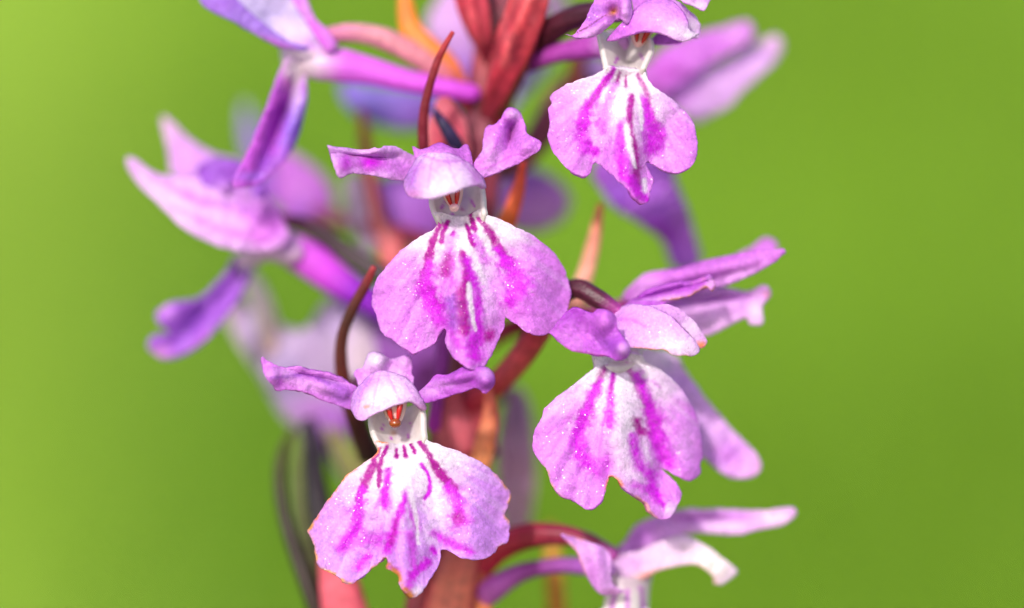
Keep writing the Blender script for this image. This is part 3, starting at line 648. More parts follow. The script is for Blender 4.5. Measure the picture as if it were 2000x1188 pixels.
patch('throat', [[(1168, 62, 7.0), (1186, 66, 6.2), (1222, 70, 5.2), (1256, 66, 6.2), (1272, 78, 7.0)],
                 [(1173, 90, 7.4), (1196, 94, 6.6), (1222, 98, 5.6), (1256, 98, 6.2), (1273, 98, 7.4)],
                 [(1179, 118, 7.8), (1200, 120, 7.0), (1225, 122, 5.8), (1250, 122, 6.8), (1266, 116, 7.7)],
                 [(1182, 134, 8.0), (1204, 136, 7.2), (1226, 138, 6.9), (1246, 136, 7.2), (1258, 134, 8.0)],
                 [(1184, 150, 7.5), (1206, 154, 7.0), (1226, 156, 6.8), (1246, 154, 7.0), (1258, 150, 7.5)]], f3,
      throat_col([([(1198, 124), (1202, 116)], 3, MAG, .8), ([(1254, 110), (1259, 118)], 3, MAG, .5)], [(1216, 100, 12, 22, C(170, 140, 180), .5)]), thick=0.26)
anther(f3, (1254, 68, 7.2), 0.95, -14, knob=False)
petal('petal', [(1188, 78), (1204, 60), (1233, 31), (1251, 13), (1272, 2), (1294, 0), (1316, 9), (1330, 23), (1341, 40), (1343, 54), (1348, 62), (1364, 66), (1348, 76), (1330, 81), (1312, 76), (1294, 67), (1276, 63), (1254, 63), (1236, 67), (1218, 74), (1200, 80)],
      relief(6.8, 1275, 45, wr=.08, dome=(1285, 75, 110, 88, 2.3)), col_of(LILAC, [(1325, 62, 40, 18, WHITE, .7, 15), (1285, 30, 40, 22, LILAC_P, .7), (1222, 58, 26, 16, LILAC_D, .8, -30), (1345, 68, 16, 8, WHITE, .7)]), f3, h=3.0, cren=1.3, mat=M_LIP)
petal('petal', [(1290, -8), (1318, 2), (1344, 20), (1360, 36), (1366, 50), (1365, 74), (1350, 70), (1335, 40), (1310, 16)], relief(7.2, 1340, 40, gx=-1.0, wr=.1), col_of(LILAC_P, [(1352, 50, 14, 20, WHITE, .6)]), f3, h=3.4, cren=1.3)
petal('lateral_sepal', [(1107, 68), (1120, 69), (1134, 56), (1146, 32), (1157, 11), (1168, -14), (1196, -30), (1224, -14), (1229, 4), (1233, 22), (1228, 40), (1223, 46), (1213, 37), (1193, 46), (1172, 62), (1150, 71), (1128, 75)],
      relief(8.4, 1175, 30, gx=.4, wr=.12, bumps=[(1165, 55, 40, 8, .5, -35), (1200, 25, 14, 14, -.8), (1220, 20, 8, 22, .7)]),
      col_of(LILAC, [(1160, 30, 30, 24, VIOLET, .5), (1165, 62, 44, 8, LILAC_P, .9, -25), (1198, 25, 14, 9, C(222, 150, 70), .95, -30), (1200, 37, 8, 4, C(110, 60, 130), .8), (1224, 25, 7, 20, LILAC_P, .8)], [([(1128, 66), (1150, 56), (1170, 42), (1184, 32)], 1.3, C(130, 60, 70), .8, .6)]), f3, h=2.8, cren=1.3, mat=M_LIP)
petal('lateral_sepal', [(1318, -20), (1330, 2), (1346, 10), (1358, 14), (1370, 20), (1377, 20), (1383, 8), (1388, -14), (1360, -40), (1330, -40)], relief(8.2, 1355, 0, wr=.1), col_of(LILAC_P, [(1360, 12, 20, 8, WHITE, .6)]), f3, h=3.2, cren=1.0)
petal('dorsal_sepal', [(1222, 40), (1236, 20), (1232, -20), (1265, -34), (1300, -24), (1310, 4), (1280, 8), (1254, 20)], relief(6.8, 1262, 0, wr=.12), col_of(LILAC), f3, h=4)
petal('petal', [(1266, 84), (1290, 62), (1318, 72), (1332, 84), (1310, 87), (1275, 88)], relief(6.2, 1300, 76, wr=.05), col_of(LILAC_D), f3, h=4)
tube('ovary', [(968, 230, 0.5), (1000, 140, 1.0), (1050, 80, 2.4), (1105, 42, 4.0), (1160, 25, 5.4), (1210, 30, 6.2)], [22, 24, 26, 24, 20, 14], f3, grad([(0, RED), (.3, MAROON), (.45, C(72, 18, 34)), (.8, C(60, 20, 40)), (1, C(130, 60, 120))]), ridges=6, twist=3)
tube('spur', [(1205, 84, 5.4), (1150, 92, 4.2), (1090, 104, 3.0), (1040, 122, 2.2), (1000, 140, 1.8)], [26, 23, 19, 17, 14], f3, grad([(0, LILAC_P), (.2, C(190, 80, 190)), (1, C(150, 40, 140))]), mat=M_PETAL)

# ---------------- flower 4: right middle
f4 = fl(1225, 690, 5, 'flower on the right of the spike turned aside with a folded striped lip')
o4, s4 = (1020, 440), 2.013
lip4 = Z(o4, s4, [(285, 505), (284, 555), (258, 582), (200, 630), (130, 680), (85, 725), (80, 760), (50, 810), (45, 860), (60, 910), (100, 970), (115, 1020), (150, 1065), (200, 1085), (250, 1118), (290, 1110), (315, 1080), (330, 1030), (345, 990), (370, 1000), (400, 1040), (450, 1075), (480, 1095), (500, 1130), (540, 1155), (580, 1150), (605, 1110), (620, 1060), (600, 1010), (570, 980), (537, 952), (570, 965), (610, 990), (650, 1005), (690, 980), (690, 940), (705, 900), (700, 840), (680, 760), (650, 690), (600, 620), (540, 570), (480, 530), (460, 505), (380, 500)])
st4 = [([(320, 560), (290, 640), (260, 720), (240, 780)], [8, 13, 18, 20], MAGD, .6, .8), ([(300, 620), (240, 760), (215, 870), (260, 940)], [16, 30, 34, 30], MAG, .8, .9), ([(355, 570), (350, 640), (345, 790)], [8, 14, 20], MAG, .75, .8), ([(355, 590), (348, 660)], [5, 7], MAGD, .5, .9),
       ([(415, 560), (460, 650), (500, 740), (520, 820)], [9, 14, 18, 24], MAGD, .6, .8), ([(450, 590), (510, 750), (540, 880), (580, 930)], [18, 30, 36, 26], MAG, .75, .9), ([(445, 770), (462, 815)], [12, 15], MAGD, .75, .8), ([(425, 830), (450, 930), (500, 990)], [16, 20, 22], MAG, .7, .9),
       ([(330, 930), (300, 960)], [30, 34], MAG, .5, .95), ([(500, 1030), (550, 1100)], [20, 18], MAG, .8, .8), ([(430, 1020), (520, 1040)], [14, 14], MAG, .5, .9)]
bl4 = [(400, 800, 46, 150, WHITE, .85), (180, 690, 70, 50, LILAC_P, .6, -35), (430, 960, 60, 70, WHITE, .6), (580, 1120, 40, 30, WHITE, .5), (280, 800, 20, 60, LILAC_P, .7), (640, 850, 40, 80, LILAC_P, .5), (480, 880, 14, 60, WHITE, .7, -15), (260, 600, 60, 40, WHITE, .6)]
petal('lip', lip4, lip_depth(7.6, 1205, 700, 1.0, 0.6, ridge=.3, gx=-1.1, bumps=[(1195, 930, 24, 50, -.5), (1290, 920, 22, 40, -.5)]),
      col_of(lip_base(1210, 690, 260), ZB(o4, s4, bl4), ZS(o4, s4, st4)), f4, h=3.0, mat=M_LIP, thick=0.26, cren=1.8,
      rim=[(Z(o4, s4, [(100, 970), (115, 1020), (150, 1065)]), 4, TAN, .7), (Z(o4, s4, [(330, 1010), (345, 990), (370, 1000)]), 4, ORANGE, .8), (Z(o4, s4, [(470, 1085), (500, 1130)]), 3, TAN, .6)])
patch('throat', [[(1160, 670, 6.2), (1180, 674, 5.2), (1208, 676, 4.0), (1236, 672, 5.0), (1252, 668, 5.6)],
                 [(1161, 696, 7.0), (1182, 700, 6.6), (1208, 702, 6.0), (1234, 698, 6.2), (1250, 694, 6.4)],
                 [(1163, 716, 7.6), (1184, 722, 7.5), (1208, 724, 7.4), (1232, 720, 7.2), (1250, 712, 7.0)]], f4, throat_col([([(1180, 716), (1184, 704)], 4, MAG, .6), ([(1226, 712), (1222, 700)], 4, MAG, .6)]), thick=0.4)
petal('lateral_sepal', [(1074, 648), (1092, 627), (1110, 606), (1128, 601), (1150, 610), (1162, 611), (1170, 605), (1186, 609), (1199, 619), (1209, 648), (1222, 669), (1228, 684), (1222, 697), (1206, 703), (1186, 696), (1165, 695), (1139, 690), (1118, 686), (1097, 673), (1082, 658)],
      relief(9.2, 1150, 650, gx=.5, wr=.1, bumps=[(1180, 625, 16, 24, .6), (1215, 680, 14, 16, .8), (1160, 660, 20, 40, -.4, -40)]),
      col_of(LILAC_D, [(1110, 615, 40, 18, PURPLE, .7, -20), (1192, 672, 26, 14, VIO_D, .45, 30), (1219, 682, 9, 9, LILAC_P, .9), (1180, 625, 18, 14, LILAC, .8), (1120, 660, 40, 24, LILAC, .6)]), f4, h=3.2, cren=.8, rim=[([(1118, 686), (1165, 695)], 2.5, C(180, 90, 110), .7)])
petal('petal', [(1196, 619), (1222, 601), (1248, 598), (1279, 604), (1305, 617), (1326, 638), (1347, 658), (1361, 674), (1361, 690), (1339, 696), (1313, 692), (1295, 684), (1264, 682), (1232, 679), (1219, 666), (1209, 645)],
      relief(6.6, 1280, 650, gx=.4, wr=.08, dome=(1280, 680, 110, 100, 2.2)), col_of(LILAC_P, [(1320, 675, 44, 20, WHITE, .75, 15), (1235, 628, 40, 14, LILAC, .6, 10), (1270, 630, 40, 20, LILAC_P, .6)], [([(1205, 625), (1240, 628), (1262, 640)], 3, MAG, .3, .9)]), f4, h=3.0, cren=1.5, mat=M_LIP, rim=[([(1240, 681), (1270, 683), (1300, 688), (1330, 697)], 2.5, TAN, .8)])
petal('petal', [(1262, 600), (1300, 595), (1326, 603), (1349, 621), (1368, 645), (1378, 664), (1374, 678), (1362, 678), (1352, 660), (1328, 634), (1300, 612)], relief(7.6, 1320, 635, gx=-.6, wr=.08), col_of(LILAC_P, [(1350, 640, 24, 24, WHITE, .6), (1368, 674, 9, 7, ORANGE, .9)]), f4, h=3.2, cren=1.5)
petal('lateral_sepal', [(1200, 615), (1243, 583), (1274, 565), (1313, 554), (1352, 552), (1373, 544), (1384, 537), (1392, 545), (1396, 556), (1391, 568), (1379, 562), (1362, 570), (1347, 578), (1313, 586), (1274, 593), (1243, 602), (1222, 614)],
      relief(6.6, 1300, 575, gx=.3, wr=.1, bumps=[(1300, 570, 90, 7, -.5, -14)]), col_of(LILAC_D, [(1240, 590, 40, 12, PURPLE, .5, -30), (1388, 552, 9, 14, LILAC_P, .9), (1290, 588, 60, 6, LILAC_P, .8, -10)]), f4, h=3.2, cren=1.5, rim=[([(1313, 586), (1347, 578), (1379, 562)], 2.5, TAN, .85)])
petal('dorsal_sepal', [(1190, 620), (1225, 596), (1262, 588), (1300, 590), (1290, 600), (1250, 604), (1215, 625)], relief(6.6, 1245, 605, wr=.08), col_of(LILAC_D), f4, h=4)
tube('ovary', [(905, 800, .5), (975, 745, 2.0), (1040, 665, 3.6), (1080, 590, 5.0), (1125, 564, 6.0), (1170, 585, 6.6), (1212, 612, 6.8)], [22, 24, 24, 22, 19, 17, 12], f4, grad([(0, RED), (.25, C(205, 78, 84)), (.45, RED), (.62, C(66, 22, 38)), (.85, C(80, 26, 50)), (1, C(170, 60, 150))]), ridges=6, twist=2.5)

# ---------------- flower 5: behind flower 4
f5 = fl(1330, 640, 1, 'blurred flower behind the folded lip flower with long pale mauve sepals')
petal('lateral_sepal', [(1217, 585), (1243, 549), (1274, 531), (1326, 527), (1378, 511), (1430, 500), (1469, 491), (1531, 488), (1526, 500), (1508, 515), (1470, 536), (1420, 556), (1360, 570), (1300, 590)], relief(4.6, 1370, 540, gx=.8, wr=.2, bumps=[(1380, 528, 110, 10, .7, -12)]), col_of(LILAC, [(1440, 540, 60, 16, LILAC_P, .8, -20), (1260, 560, 30, 24, LILAC_P, .6), (1350, 545, 60, 8, LILAC_D, .7, -14)]), f5, h=6)
petal('lateral_sepal', [(1430, 505), (1470, 482), (1492, 465), (1512, 470), (1518, 486), (1500, 505), (1460, 524)], relief(1.5, 1480, 490), col_of(LILAC), f5, h=7)
petal('petal', [(1280, 600), (1326, 582), (1404, 560), (1456, 572), (1492, 556), (1504, 575), (1489, 598), (1490, 632), (1466, 634), (1456, 620), (1417, 640), (1378, 656), (1330, 650)], relief(3.6, 1390, 600, gx=.4, wr=.2, bumps=[(1400, 584, 90, 9, -.5, -5)]), col_of(LILAC_P, [(1420, 582, 70, 7, LILAC_D, .6), (1478, 612, 16, 24, WHITE, .6), (1497, 575, 7, 8, ORANGE, .5), (1380, 630, 60, 20, C(236, 190, 236), .7)]), f5, h=6)
petal('lip', [(1245, 690), (1290, 684), (1325, 700), (1338, 723), (1378, 778), (1432, 842), (1477, 887), (1485, 917), (1462, 934), (1417, 929), (1378, 897), (1350, 880), (1300, 860), (1270, 780)], relief(2.6, 1370, 810, gx=-.4, gy=.3, wr=.2), col_of(LILAC_P, [(1280, 700, 50, 40, WHITE, .8), (1330, 780, 50, 60, C(222, 170, 234), .7), (1420, 890, 40, 30, LILAC_D, .6), (1470, 910, 18, 18, C(232, 170, 220), .7)]), f5, h=6, mat=M_LIP)
tube('ovary', [(900, 700, -1), (1000, 640, -2), (1100, 620, 0), (1180, 610, 1.5), (1240, 590, 3)], [18, 20, 20, 18, 14], f5, grad([(0, RED), (.5, MAROON), (1, C(150, 60, 130))]))

# ---------------- flower 6: upper left, seen from the side
f6 = fl(600, 110, 2, 'side view flower left of the stem top with a long pink spur')
petal('lateral_sepal', [(380, -40), (390, 0), (400, 14), (428, 30), (463, 46), (508, 73), (546, 91), (590, 99), (600, 92), (560, 78), (510, 42), (462, 0), (440, -40)], relief(4.2, 480, 40, gx=-.3, gy=.4, wr=.15), col_of(BLUEV, [(540, 88, 50, 10, C(190, 90, 190), .7, 20), (430, 10, 40, 14, VIOLET, .5)]), f6, h=5)
petal('petal', [(440, -50), (462, 0), (500, 40), (555, 86), (590, 98), (636, 102), (634, 85), (600, 30), (565, -50)], relief(3.4, 550, 40, gx=-.6, wr=.15, bumps=[(540, 40, 40, 60, -1.0, -40)]), col_of(C(224, 206, 244), [(600, 80, 30, 14, LILAC_P, .7), (610, 95, 26, 8, LILAC, .6)]), f6, h=5)
petal('dorsal_sepal', [(545, -50), (570, 0), (600, 45), (634, 96), (648, 96), (657, 83), (632, 51), (617, 38), (600, 0), (590, -50)], relief(3.6, 610, 40, gx=.5, wr=.12), col_of(LILAC, [(615, 65, 12, 40, C(222, 90, 226), .7, -35), (600, 20, 14, 30, LILAC_P, .6)]), f6, h=5)
tube('spur', [(582, 118, 2.2), (618, 125, 2.6), (662, 127, 2.6), (720, 138, 2.4), (800, 158, 2.2), (870, 172, 2.0), (922, 182, 1.8)], [20, 31, 33, 27, 22, 19, 17], f6, grad([(0, C(222, 204, 208)), (.16, C(222, 200, 212)), (.36, C(230, 118, 236)), (1, C(222, 84, 230))], namp=.04), mat=M_WAX)
ribbon('throat', [(572, 84, 2.0), (574, 108, 2.6), (576, 132, 2.9), (574, 165, 2.7)], [52, 52, 44, 30], f6, grad([(0, C(214, 170, 214)), (.4, C(226, 208, 212)), (1, C(220, 190, 214))]), cup=-.8, mat=M_WAX)
petal('lip', [(556, 118), (575, 112), (596, 130), (598, 185), (591, 224), (581, 265), (565, 297), (540, 329), (508, 358), (476, 366), (455, 362), (470, 322), (488, 288), (508, 240), (527, 192)], relief(3.8, 530, 260, gx=-1.5, wr=.15, bumps=[(545, 240, 14, 90, -1.2, 22), (575, 230, 14, 60, .6, 20)]),
      col_of(LILAC_D, [(575, 245, 22, 70, C(150, 110, 228), .9, 20), (536, 225, 16, 70, C(170, 30, 176), .85, 22), (505, 300, 22, 70, C(216, 92, 224), .8, 28), (520, 320, 20, 30, C(130, 70, 190), .7, 30), (560, 160, 10, 20, C(206, 70, 180), .6), (577, 132, 30, 30, C(224, 206, 212), .95), (580, 175, 12, 40, C(214, 186, 220), .85), (490, 345, 30, 10, C(150, 110, 220), .6)]), f6, h=4, mat=M_LIP)
tube('ovary', [(632, 70, 2.8), (690, 64, 2.6), (750, 76, 2.2), (810, 108, 1.6), (862, 146, 1.0), (920, 210, .3)], [14, 18, 20, 21, 20, 16], f6, grad([(0, C(190, 100, 150)), (.3, C(206, 134, 150)), (.7, C(212, 130, 144)), (1, RED)]), ridges=6, twist=2.5)

# ---------------- flower 7: left middle, seen from the side
f7 = fl(540, 460, -1, 'blurred side view flower on the left with wing like pale pink sepals')
petal('lateral_sepal', [(248, 308), (267, 313), (299, 337), (341, 348), (387, 351), (452, 364), (508, 378), (545, 420), (565, 466), (526, 490), (461, 490), (406, 472), (355, 443), (313, 401), (276, 364), (253, 330)], relief(0.5, 410, 410, gx=-.3, gy=.6, wr=.25, dome=(440, 430, 180, 110, 1.2)), col_of(C(232, 182, 240), [(520, 440, 46, 40, C(232, 120, 236), .8), (270, 325, 30, 18, LILAC_P, .7), (330, 400, 60, 30, C(238, 200, 242), .7, 40), (530, 480, 30, 10, LILAC_P, .7)], [([(290, 340), (380, 390), (470, 410), (540, 450)], [3, 9, 12, 12], LILAC_D, .55, .9), ([(330, 400), (420, 445), (520, 470)], [3, 8, 10], C(220, 104, 226), .5, .9), ([(420, 362), (480, 385), (530, 420)], [8, 14, 14], PURPLE, .5, .9)]), f7, h=7)
petal('lateral_sepal', [(316, 229), (341, 244), (369, 272), (415, 300), (461, 313), (480, 345), (460, 372), (406, 358), (341, 345), (330, 300)], relief(-2.2, 390, 305, gy=.4, wr=.2), col_of(C(222, 160, 232), [(330, 250, 24, 30, C(230, 184, 226), .8), (430, 330, 40, 26, VIOLET, .8)]), f7, h=7)
petal('petal', [(385, 330), (420, 310), (465, 315), (500, 345), (520, 380), (490, 392), (440, 392), (405, 372)], relief(1.0, 450, 350, wr=.3, bumps=[(440, 365, 12, 14, .8)]), col_of(VIOLET, [(440, 370, 20, 14, LILAC_P, .6), (480, 350, 30, 20, C(190, 100, 220), .6)]), f7, h=6)
petal('throat', [(520, 470), (556, 456), (580, 470), (590, 500), (560, 515), (525, 508), (490, 520), (462, 512), (480, 490)], relief(-.3, 530, 490, wr=.1, dome=(540, 490, 60, 30, .8)), col_of(C(232, 200, 226), [(565, 480, 24, 20, LILAC_P, .7)]), f7, h=6, mat=M_WAX)
tube('spur', [(545, 475, -.6), (600, 505, -1), (660, 548, -1.2), (715, 585, -1.2), (770, 618, -1.4)], [32, 36, 33, 29, 22], f7, grad([(0, LILAC_P), (.15, PINK), (.4, C(226, 86, 236)), (.65, C(150, 40, 200)), (1, C(150, 50, 200))], namp=.04), mat=M_PETAL)
tube('ovary', [(545, 428, -1), (600, 442, -1.2), (660, 480, -1.2), (710, 515, -1), (770, 550, -.6), (860, 600, -.2)], [12, 15, 17, 18, 18, 16], f7, grad([(0, C(130, 50, 100)), (.25, C(46, 16, 30)), (1, C(40, 14, 28))]), ridges=6)
petal('lip', [(461, 499), (498, 503), (490, 540), (461, 590), (415, 651), (369, 688), (323, 701), (290, 680), (299, 656), (334, 652), (312, 634), (307, 612), (336, 591), (392, 582), (434, 540)], relief(-.8, 400, 600, gx=-.4, wr=.25, bumps=[(400, 610, 20, 90, -.9, 45)]), col_of(VIOLET, [(310, 690, 26, 14, C(220, 140, 226), .9), (320, 610, 20, 14, C(206, 130, 224), .8), (370, 630, 40, 24, VIO_D, .7, -40), (480, 510, 20, 20, CREAM, .8), (400, 670, 60, 12, C(206, 110, 220), .7, -40)]), f7, h=6, mat=M_LIP)

# ---------------- flower 8: lower right, seen from the side
f8 = fl(1190, 1100, 2, 'blurred lowest flower right of the stem with whitish spreading sepals')
o8, s8 = (900, 960), 2.941
petal('lateral_sepal', Z(o8, s8, [(870, 350), (940, 290), (1000, 200), (1080, 160), (1200, 120), (1300, 103), (1450, 104), (1600, 116), (1700, 118), (1890, 92), (1925, 130), (1850, 190), (1700, 222), (1600, 246), (1450, 240), (1300, 242), (1150, 290), (1050, 330), (950, 382)]), relief(2.6, 1380, 1030, gx=.3, wr=.2, bumps=[(1400, 1012, 100, 9, -.6, -2)]), col_of(LILAC_P, [(1250, 1050, 40, 24, PURPLE, .55, -40), (1350, 1012, 50, 8, LILAC, .8), (1510, 1010, 36, 16, C(240, 214, 230), .8), (1420, 1030, 50, 8, C(240, 214, 238), .7)]), f8, h=5)
petal('petal', Z(o8, s8, [(870, 360), (1000, 350), (1150, 290), (1280, 258), (1400, 310), (1500, 380), (1582, 450), (1562, 490), (1500, 532), (1452, 528), (1448, 490), (1350, 422), (1200, 440), (1100, 472), (1020, 512), (920, 500), (868, 440)]), relief(3.2, 1310, 1095, gx=.2, wr=.15, dome=(1300, 1110, 140, 70, .8)), col_of(C(236, 206, 234), [(1390, 1100, 40, 24, C(244, 232, 228), .9, 35), (1230, 1100, 40, 20, LILAC_P, .8), (1265, 1122, 26, 7, ORANGE, .6, -15)]), f8, h=5, rim=[([(1247, 1133), (1308, 1110), (1359, 1103), (1393, 1127)], 3, TAN, .6)])
petal('lateral_sepal', Z(o8, s8, [(575, 250), (650, 262), (760, 300), (850, 350), (866, 420), (860, 500), (880, 545), (942, 574), (880, 592), (810, 588), (750, 520), (700, 430), (660, 340)]), relief(5.4, 1160, 1105, wr=.12, bumps=[(1165, 1100, 14, 50, .5, -15)]), col_of(LILAC_P, [(1108, 1050, 20, 10, VIOLET, .6), (1195, 1156, 20, 8, C(140, 80, 130), .8), (1160, 1120, 16, 30, LILAC, .6)]), f8, h=4, rim=[([(1121, 1052), (1138, 1106)], 3, ORANGE, .6)])
patch('throat', [[(1180, 1118, 3.6), (1205, 1128, 4.2), (1235, 1130, 4.0), (1272, 1118, 3.0)], [(1186, 1150, 3.8), (1208, 1152, 4.4), (1240, 1154, 4.2), (1266, 1148, 3.2)], [(1182, 1200, 4.0), (1208, 1202, 4.6), (1240, 1204, 4.4), (1262, 1196, 3.4)]], f8, throat_col([([(1205, 1150), (1198, 1200)], 4, MAG, .7), ([(1225, 1155), (1224, 1200)], 4, MAG, .6), ([(1248, 1150), (1254, 1200)], 4, MAG, .7)], [(1230, 1140, 50, 20, C(216, 190, 204), .8)]), thick=.26)
petal('lip', [(1178, 1190), (1262, 1188), (1300, 1240), (1340, 1330), (1300, 1400), (1250, 1380), (1220, 1430), (1190, 1380), (1130, 1390), (1120, 1300), (1150, 1230)], lip_depth(4.2, 1220, 1190, .8, .5, gx=-.6), col_of(lip_base(1220, 1180, 220), [], [([(1200, 1200), (1170, 1300)], 8, MAG, .7), ([(1240, 1200), (1260, 1300)], 8, MAG, .7)]), f8, h=7, mat=M_LIP)
tube('spur', [(1185, 1112, 3.4), (1140, 1106, 2.8), (1080, 1106, 2.4), (1010, 1122, 2.2), (952, 1158, 2.0)], [20, 17, 15, 19, 26], f8, grad([(0, LILAC_P), (.25, C(170, 90, 190)), (.6, C(150, 60, 150)), (.9, C(216, 110, 214)), (1, C(214, 110, 210))]), mat=M_PETAL)
tube('ovary', [(885, 1230, .4), (920, 1140, 1.2), (962, 1080, 1.8), (1020, 1050, 2.4), (1085, 1044, 3.0), (1145, 1056, 3.4), (1196, 1082, 3.6)], [24, 26, 26, 24, 21, 17, 13], f8, grad([(0, RED), (.4, C(196, 44, 70)), (.62, C(130, 30, 54)), (.9, C(120, 30, 66)), (1, C(190, 80, 170))]), ridges=6, twist=2)

# ---------------- flowers at the back of the spike
f9 = fl(1300, 300, -6, 'blurred flower behind the upper right one with two long pink sepals')
petal('lateral_sepal', [(1240, 150), (1268, 122), (1291, 100), (1345, 73), (1409, 55), (1455, 41), (1471, 56), (1468, 82), (1409, 112), (1355, 148), (1295, 186), (1262, 200)], relief(-4, 1370, 110, gx=.2, wr=.3, dome=(1360, 120, 150, 80, .8)), col_of(LILAC, [(1300, 140, 40, 24, PINK, .6, -35), (1440, 65, 40, 20, C(226, 170, 224), .6), (1380, 130, 80, 10, LILAC_D, .5, -30)]), f9, h=8)
petal('lateral_sepal', [(1285, 190), (1355, 150), (1409, 122), (1477, 88), (1509, 70), (1528, 82), (1518, 114), (1482, 150), (1445, 182), (1427, 205), (1386, 227), (1356, 238), (1318, 212)], relief(-5, 1410, 160, gx=.2, wr=.3, dome=(1400, 170, 150, 80, .8)), col_of(C(226, 176, 236), [(1330, 195, 40, 20, LILAC_D, .6, -30), (1510, 85, 24, 20, C(232, 190, 226), .7)]), f9, h=8)
petal('lip', [(1159, 327), (1182, 382), (1205, 409), (1250, 436), (1295, 473), (1318, 525), (1366, 516), (1359, 468), (1341, 409), (1318, 355), (1309, 320), (1230, 290)], relief(-3.5, 1270, 410, gx=-.4, wr=.3, bumps=[(1290, 420, 30, 90, .7, 60)]), col_of(C(172, 88, 206), [(1330, 440, 18, 80, C(196, 110, 214), .8, -15), (1290, 460, 40, 30, C(176, 50, 206), .7, 40), (1200, 380, 30, 40, C(130, 70, 190), .6)]), f9, h=8, mat=M_LIP)
petal('petal', [(1130, 118), (1160, 110), (1190, 128), (1180, 150), (1135, 156)], relief(-4, 1160, 135), col_of(C(196, 150, 220)), f9, h=9)
tube('ovary', [(960, 330, -1), (1010, 320, -2.5), (1055, 265, -3.6), (1090, 205, -4.4), (1140, 150, -4.6), (1220, 140, -4.6), (1270, 160, -4.5)], [20, 24, 28, 30, 24, 18, 14], f9, grad([(0, MAROON), (.6, C(128, 48, 66)), (1, C(150, 60, 110))]))

f10 = fl(560, 360, -11, 'strongly blurred pink flower half hidden behind the left side view flower')
petal('lateral_sepal', [(540, 296), (590, 312), (630, 345), (650, 385), (640, 425), (600, 442), (562, 432), (538, 380)], relief(-10, 590, 370, gy=.5, dome=(600, 370, 70, 90, 1)), col_of(C(196, 110, 208), [(600, 415, 40, 22, VIOLET, .8)]), f10, h=9)
ribbon('lateral_sepal', [(530, 400, -12), (505, 320, -12), (486, 260, -12.5), (478, 202, -13)], [30, 40, 32, 8], f10, grad([(0, VIOLET), (1, C(150, 130, 196))]), cup=-.6, mat=M_PETAL)
tube('ovary', [(860, 480, -1.5), (760, 450, -5), (660, 430, -8), (600, 410, -9.5), (550, 380, -11)], [16, 18, 18, 16, 12], f10, grad([(0, MAROON), (1, C(120, 60, 100))]))

f11 = fl(600, 700, -8, 'blurred pale mauve flower behind the lowest front flower')
petal('lip', [(470, 640), (500, 600), (560, 640), (600, 640), (640, 585), (700, 580), (770, 610), (780, 700), (740, 800), (650, 835), (585, 830), (535, 765), (495, 700)], relief(-7, 620, 700, wr=.5, ws=60, dome=(630, 700, 180, 150, 1.2)), col_of(C(200, 172, 214), [(540, 640, 40, 40, C(200, 180, 206), .7), (690, 660, 40, 60, C(206, 190, 214), .8), (620, 800, 60, 30, C(190, 110, 210), .8), (560, 740, 30, 50, C(150, 130, 190), .6), (740, 650, 30, 60, VIOLET, .6)]), f11, h=10)
ribbon('throat', [(478, 530, -5.5), (505, 580, -5.5), (522, 640, -5.5), (524, 690, -5.5)], [30, 44, 46, 26], f11, grad([(0, CREAM), (.6, C(236, 216, 214)), (1, C(236, 200, 196))]), cup=-1.0, mat=M_WAX)
ribbon('lateral_sepal', [(660, 800, -6), (655, 860, -6), (690, 930, -6), (720, 960, -6)], [60, 56, 40, 12], f11, grad([(0, C(180, 110, 206)), (1, C(110, 70, 130))]), cup=-.6, mat=M_PETAL)
tube('ovary', [(868, 930, -1), (800, 860, -3.5), (740, 760, -5.5), (660, 690, -6.2), (570, 650, -6.5)], [18, 18, 18, 16, 12], f11, grad([(0, MAROON), (1, C(110, 60, 100))]))

petal('petal', [(730, 600), (790, 580), (850, 620), (870, 700), (850, 770), (800, 780), (760, 740), (735, 680)], relief(-4, 800, 690, wr=.3, dome=(800, 690, 90, 110, 1)), col_of(C(150, 76, 176), [(770, 640, 40, 40, C(176, 110, 200), .7), (840, 740, 30, 40, C(120, 50, 110), .7)]), f11, h=9)
petal('petal', [(440, 600), (480, 590), (540, 660), (600, 720), (640, 790), (600, 840), (555, 815), (500, 720), (460, 660)], relief(-9, 540, 710, wr=.4, dome=(550, 720, 120, 140, 1)), col_of(C(206, 174, 206), [(560, 770, 50, 40, C(150, 130, 196), .6), (500, 650, 40, 40, C(222, 196, 210), .7)]), f11, h=9)
petal('petal', [(640, 600), (690, 560), (742, 585), (748, 680), (724, 790), (682, 780), (655, 690)], relief(-4.5, 690, 690, wr=.3, dome=(690, 690, 60, 90, 1)), col_of(C(208, 184, 216), [(705, 700, 24, 60, C(232, 212, 222), .8), (660, 640, 20, 40, C(180, 150, 204), .6)]), f11, h=9)

f12 = fl(820, 150, -9, 'blurred violet flower behind the stem beside the orange bract')
petal('lateral_sepal', [(668, 160), (720, 168), (800, 176), (870, 188), (900, 215), (850, 245), (780, 252), (705, 230), (674, 200)], relief(-9, 770, 205, dome=(770, 200, 120, 60, 1)), col_of(C(150, 116, 212), [(720, 195, 40, 24, C(140, 122, 216), .8), (820, 225, 40, 20, C(170, 110, 206), .7)]), f12, h=9)  # blue-violet tint of shade painted into this sepal's colour
petal('petal', [(835, 50), (850, 10), (880, -20), (915, -10), (930, 90), (938, 180), (905, 200), (868, 140)], relief(-7, 885, 90, dome=(885, 90, 70, 130, 1)), col_of(C(220, 168, 228), [(905, 150, 30, 50, C(170, 104, 212), .8), (860, 40, 24, 30, C(206, 166, 214), .7)]), f12, h=9)
petal('lip', [(1060, 0), (1085, -20), (1110, 10), (1100, 45), (1075, 60)], relief(-8, 1085, 20), col_of(C(220, 180, 214)), f12, h=9)
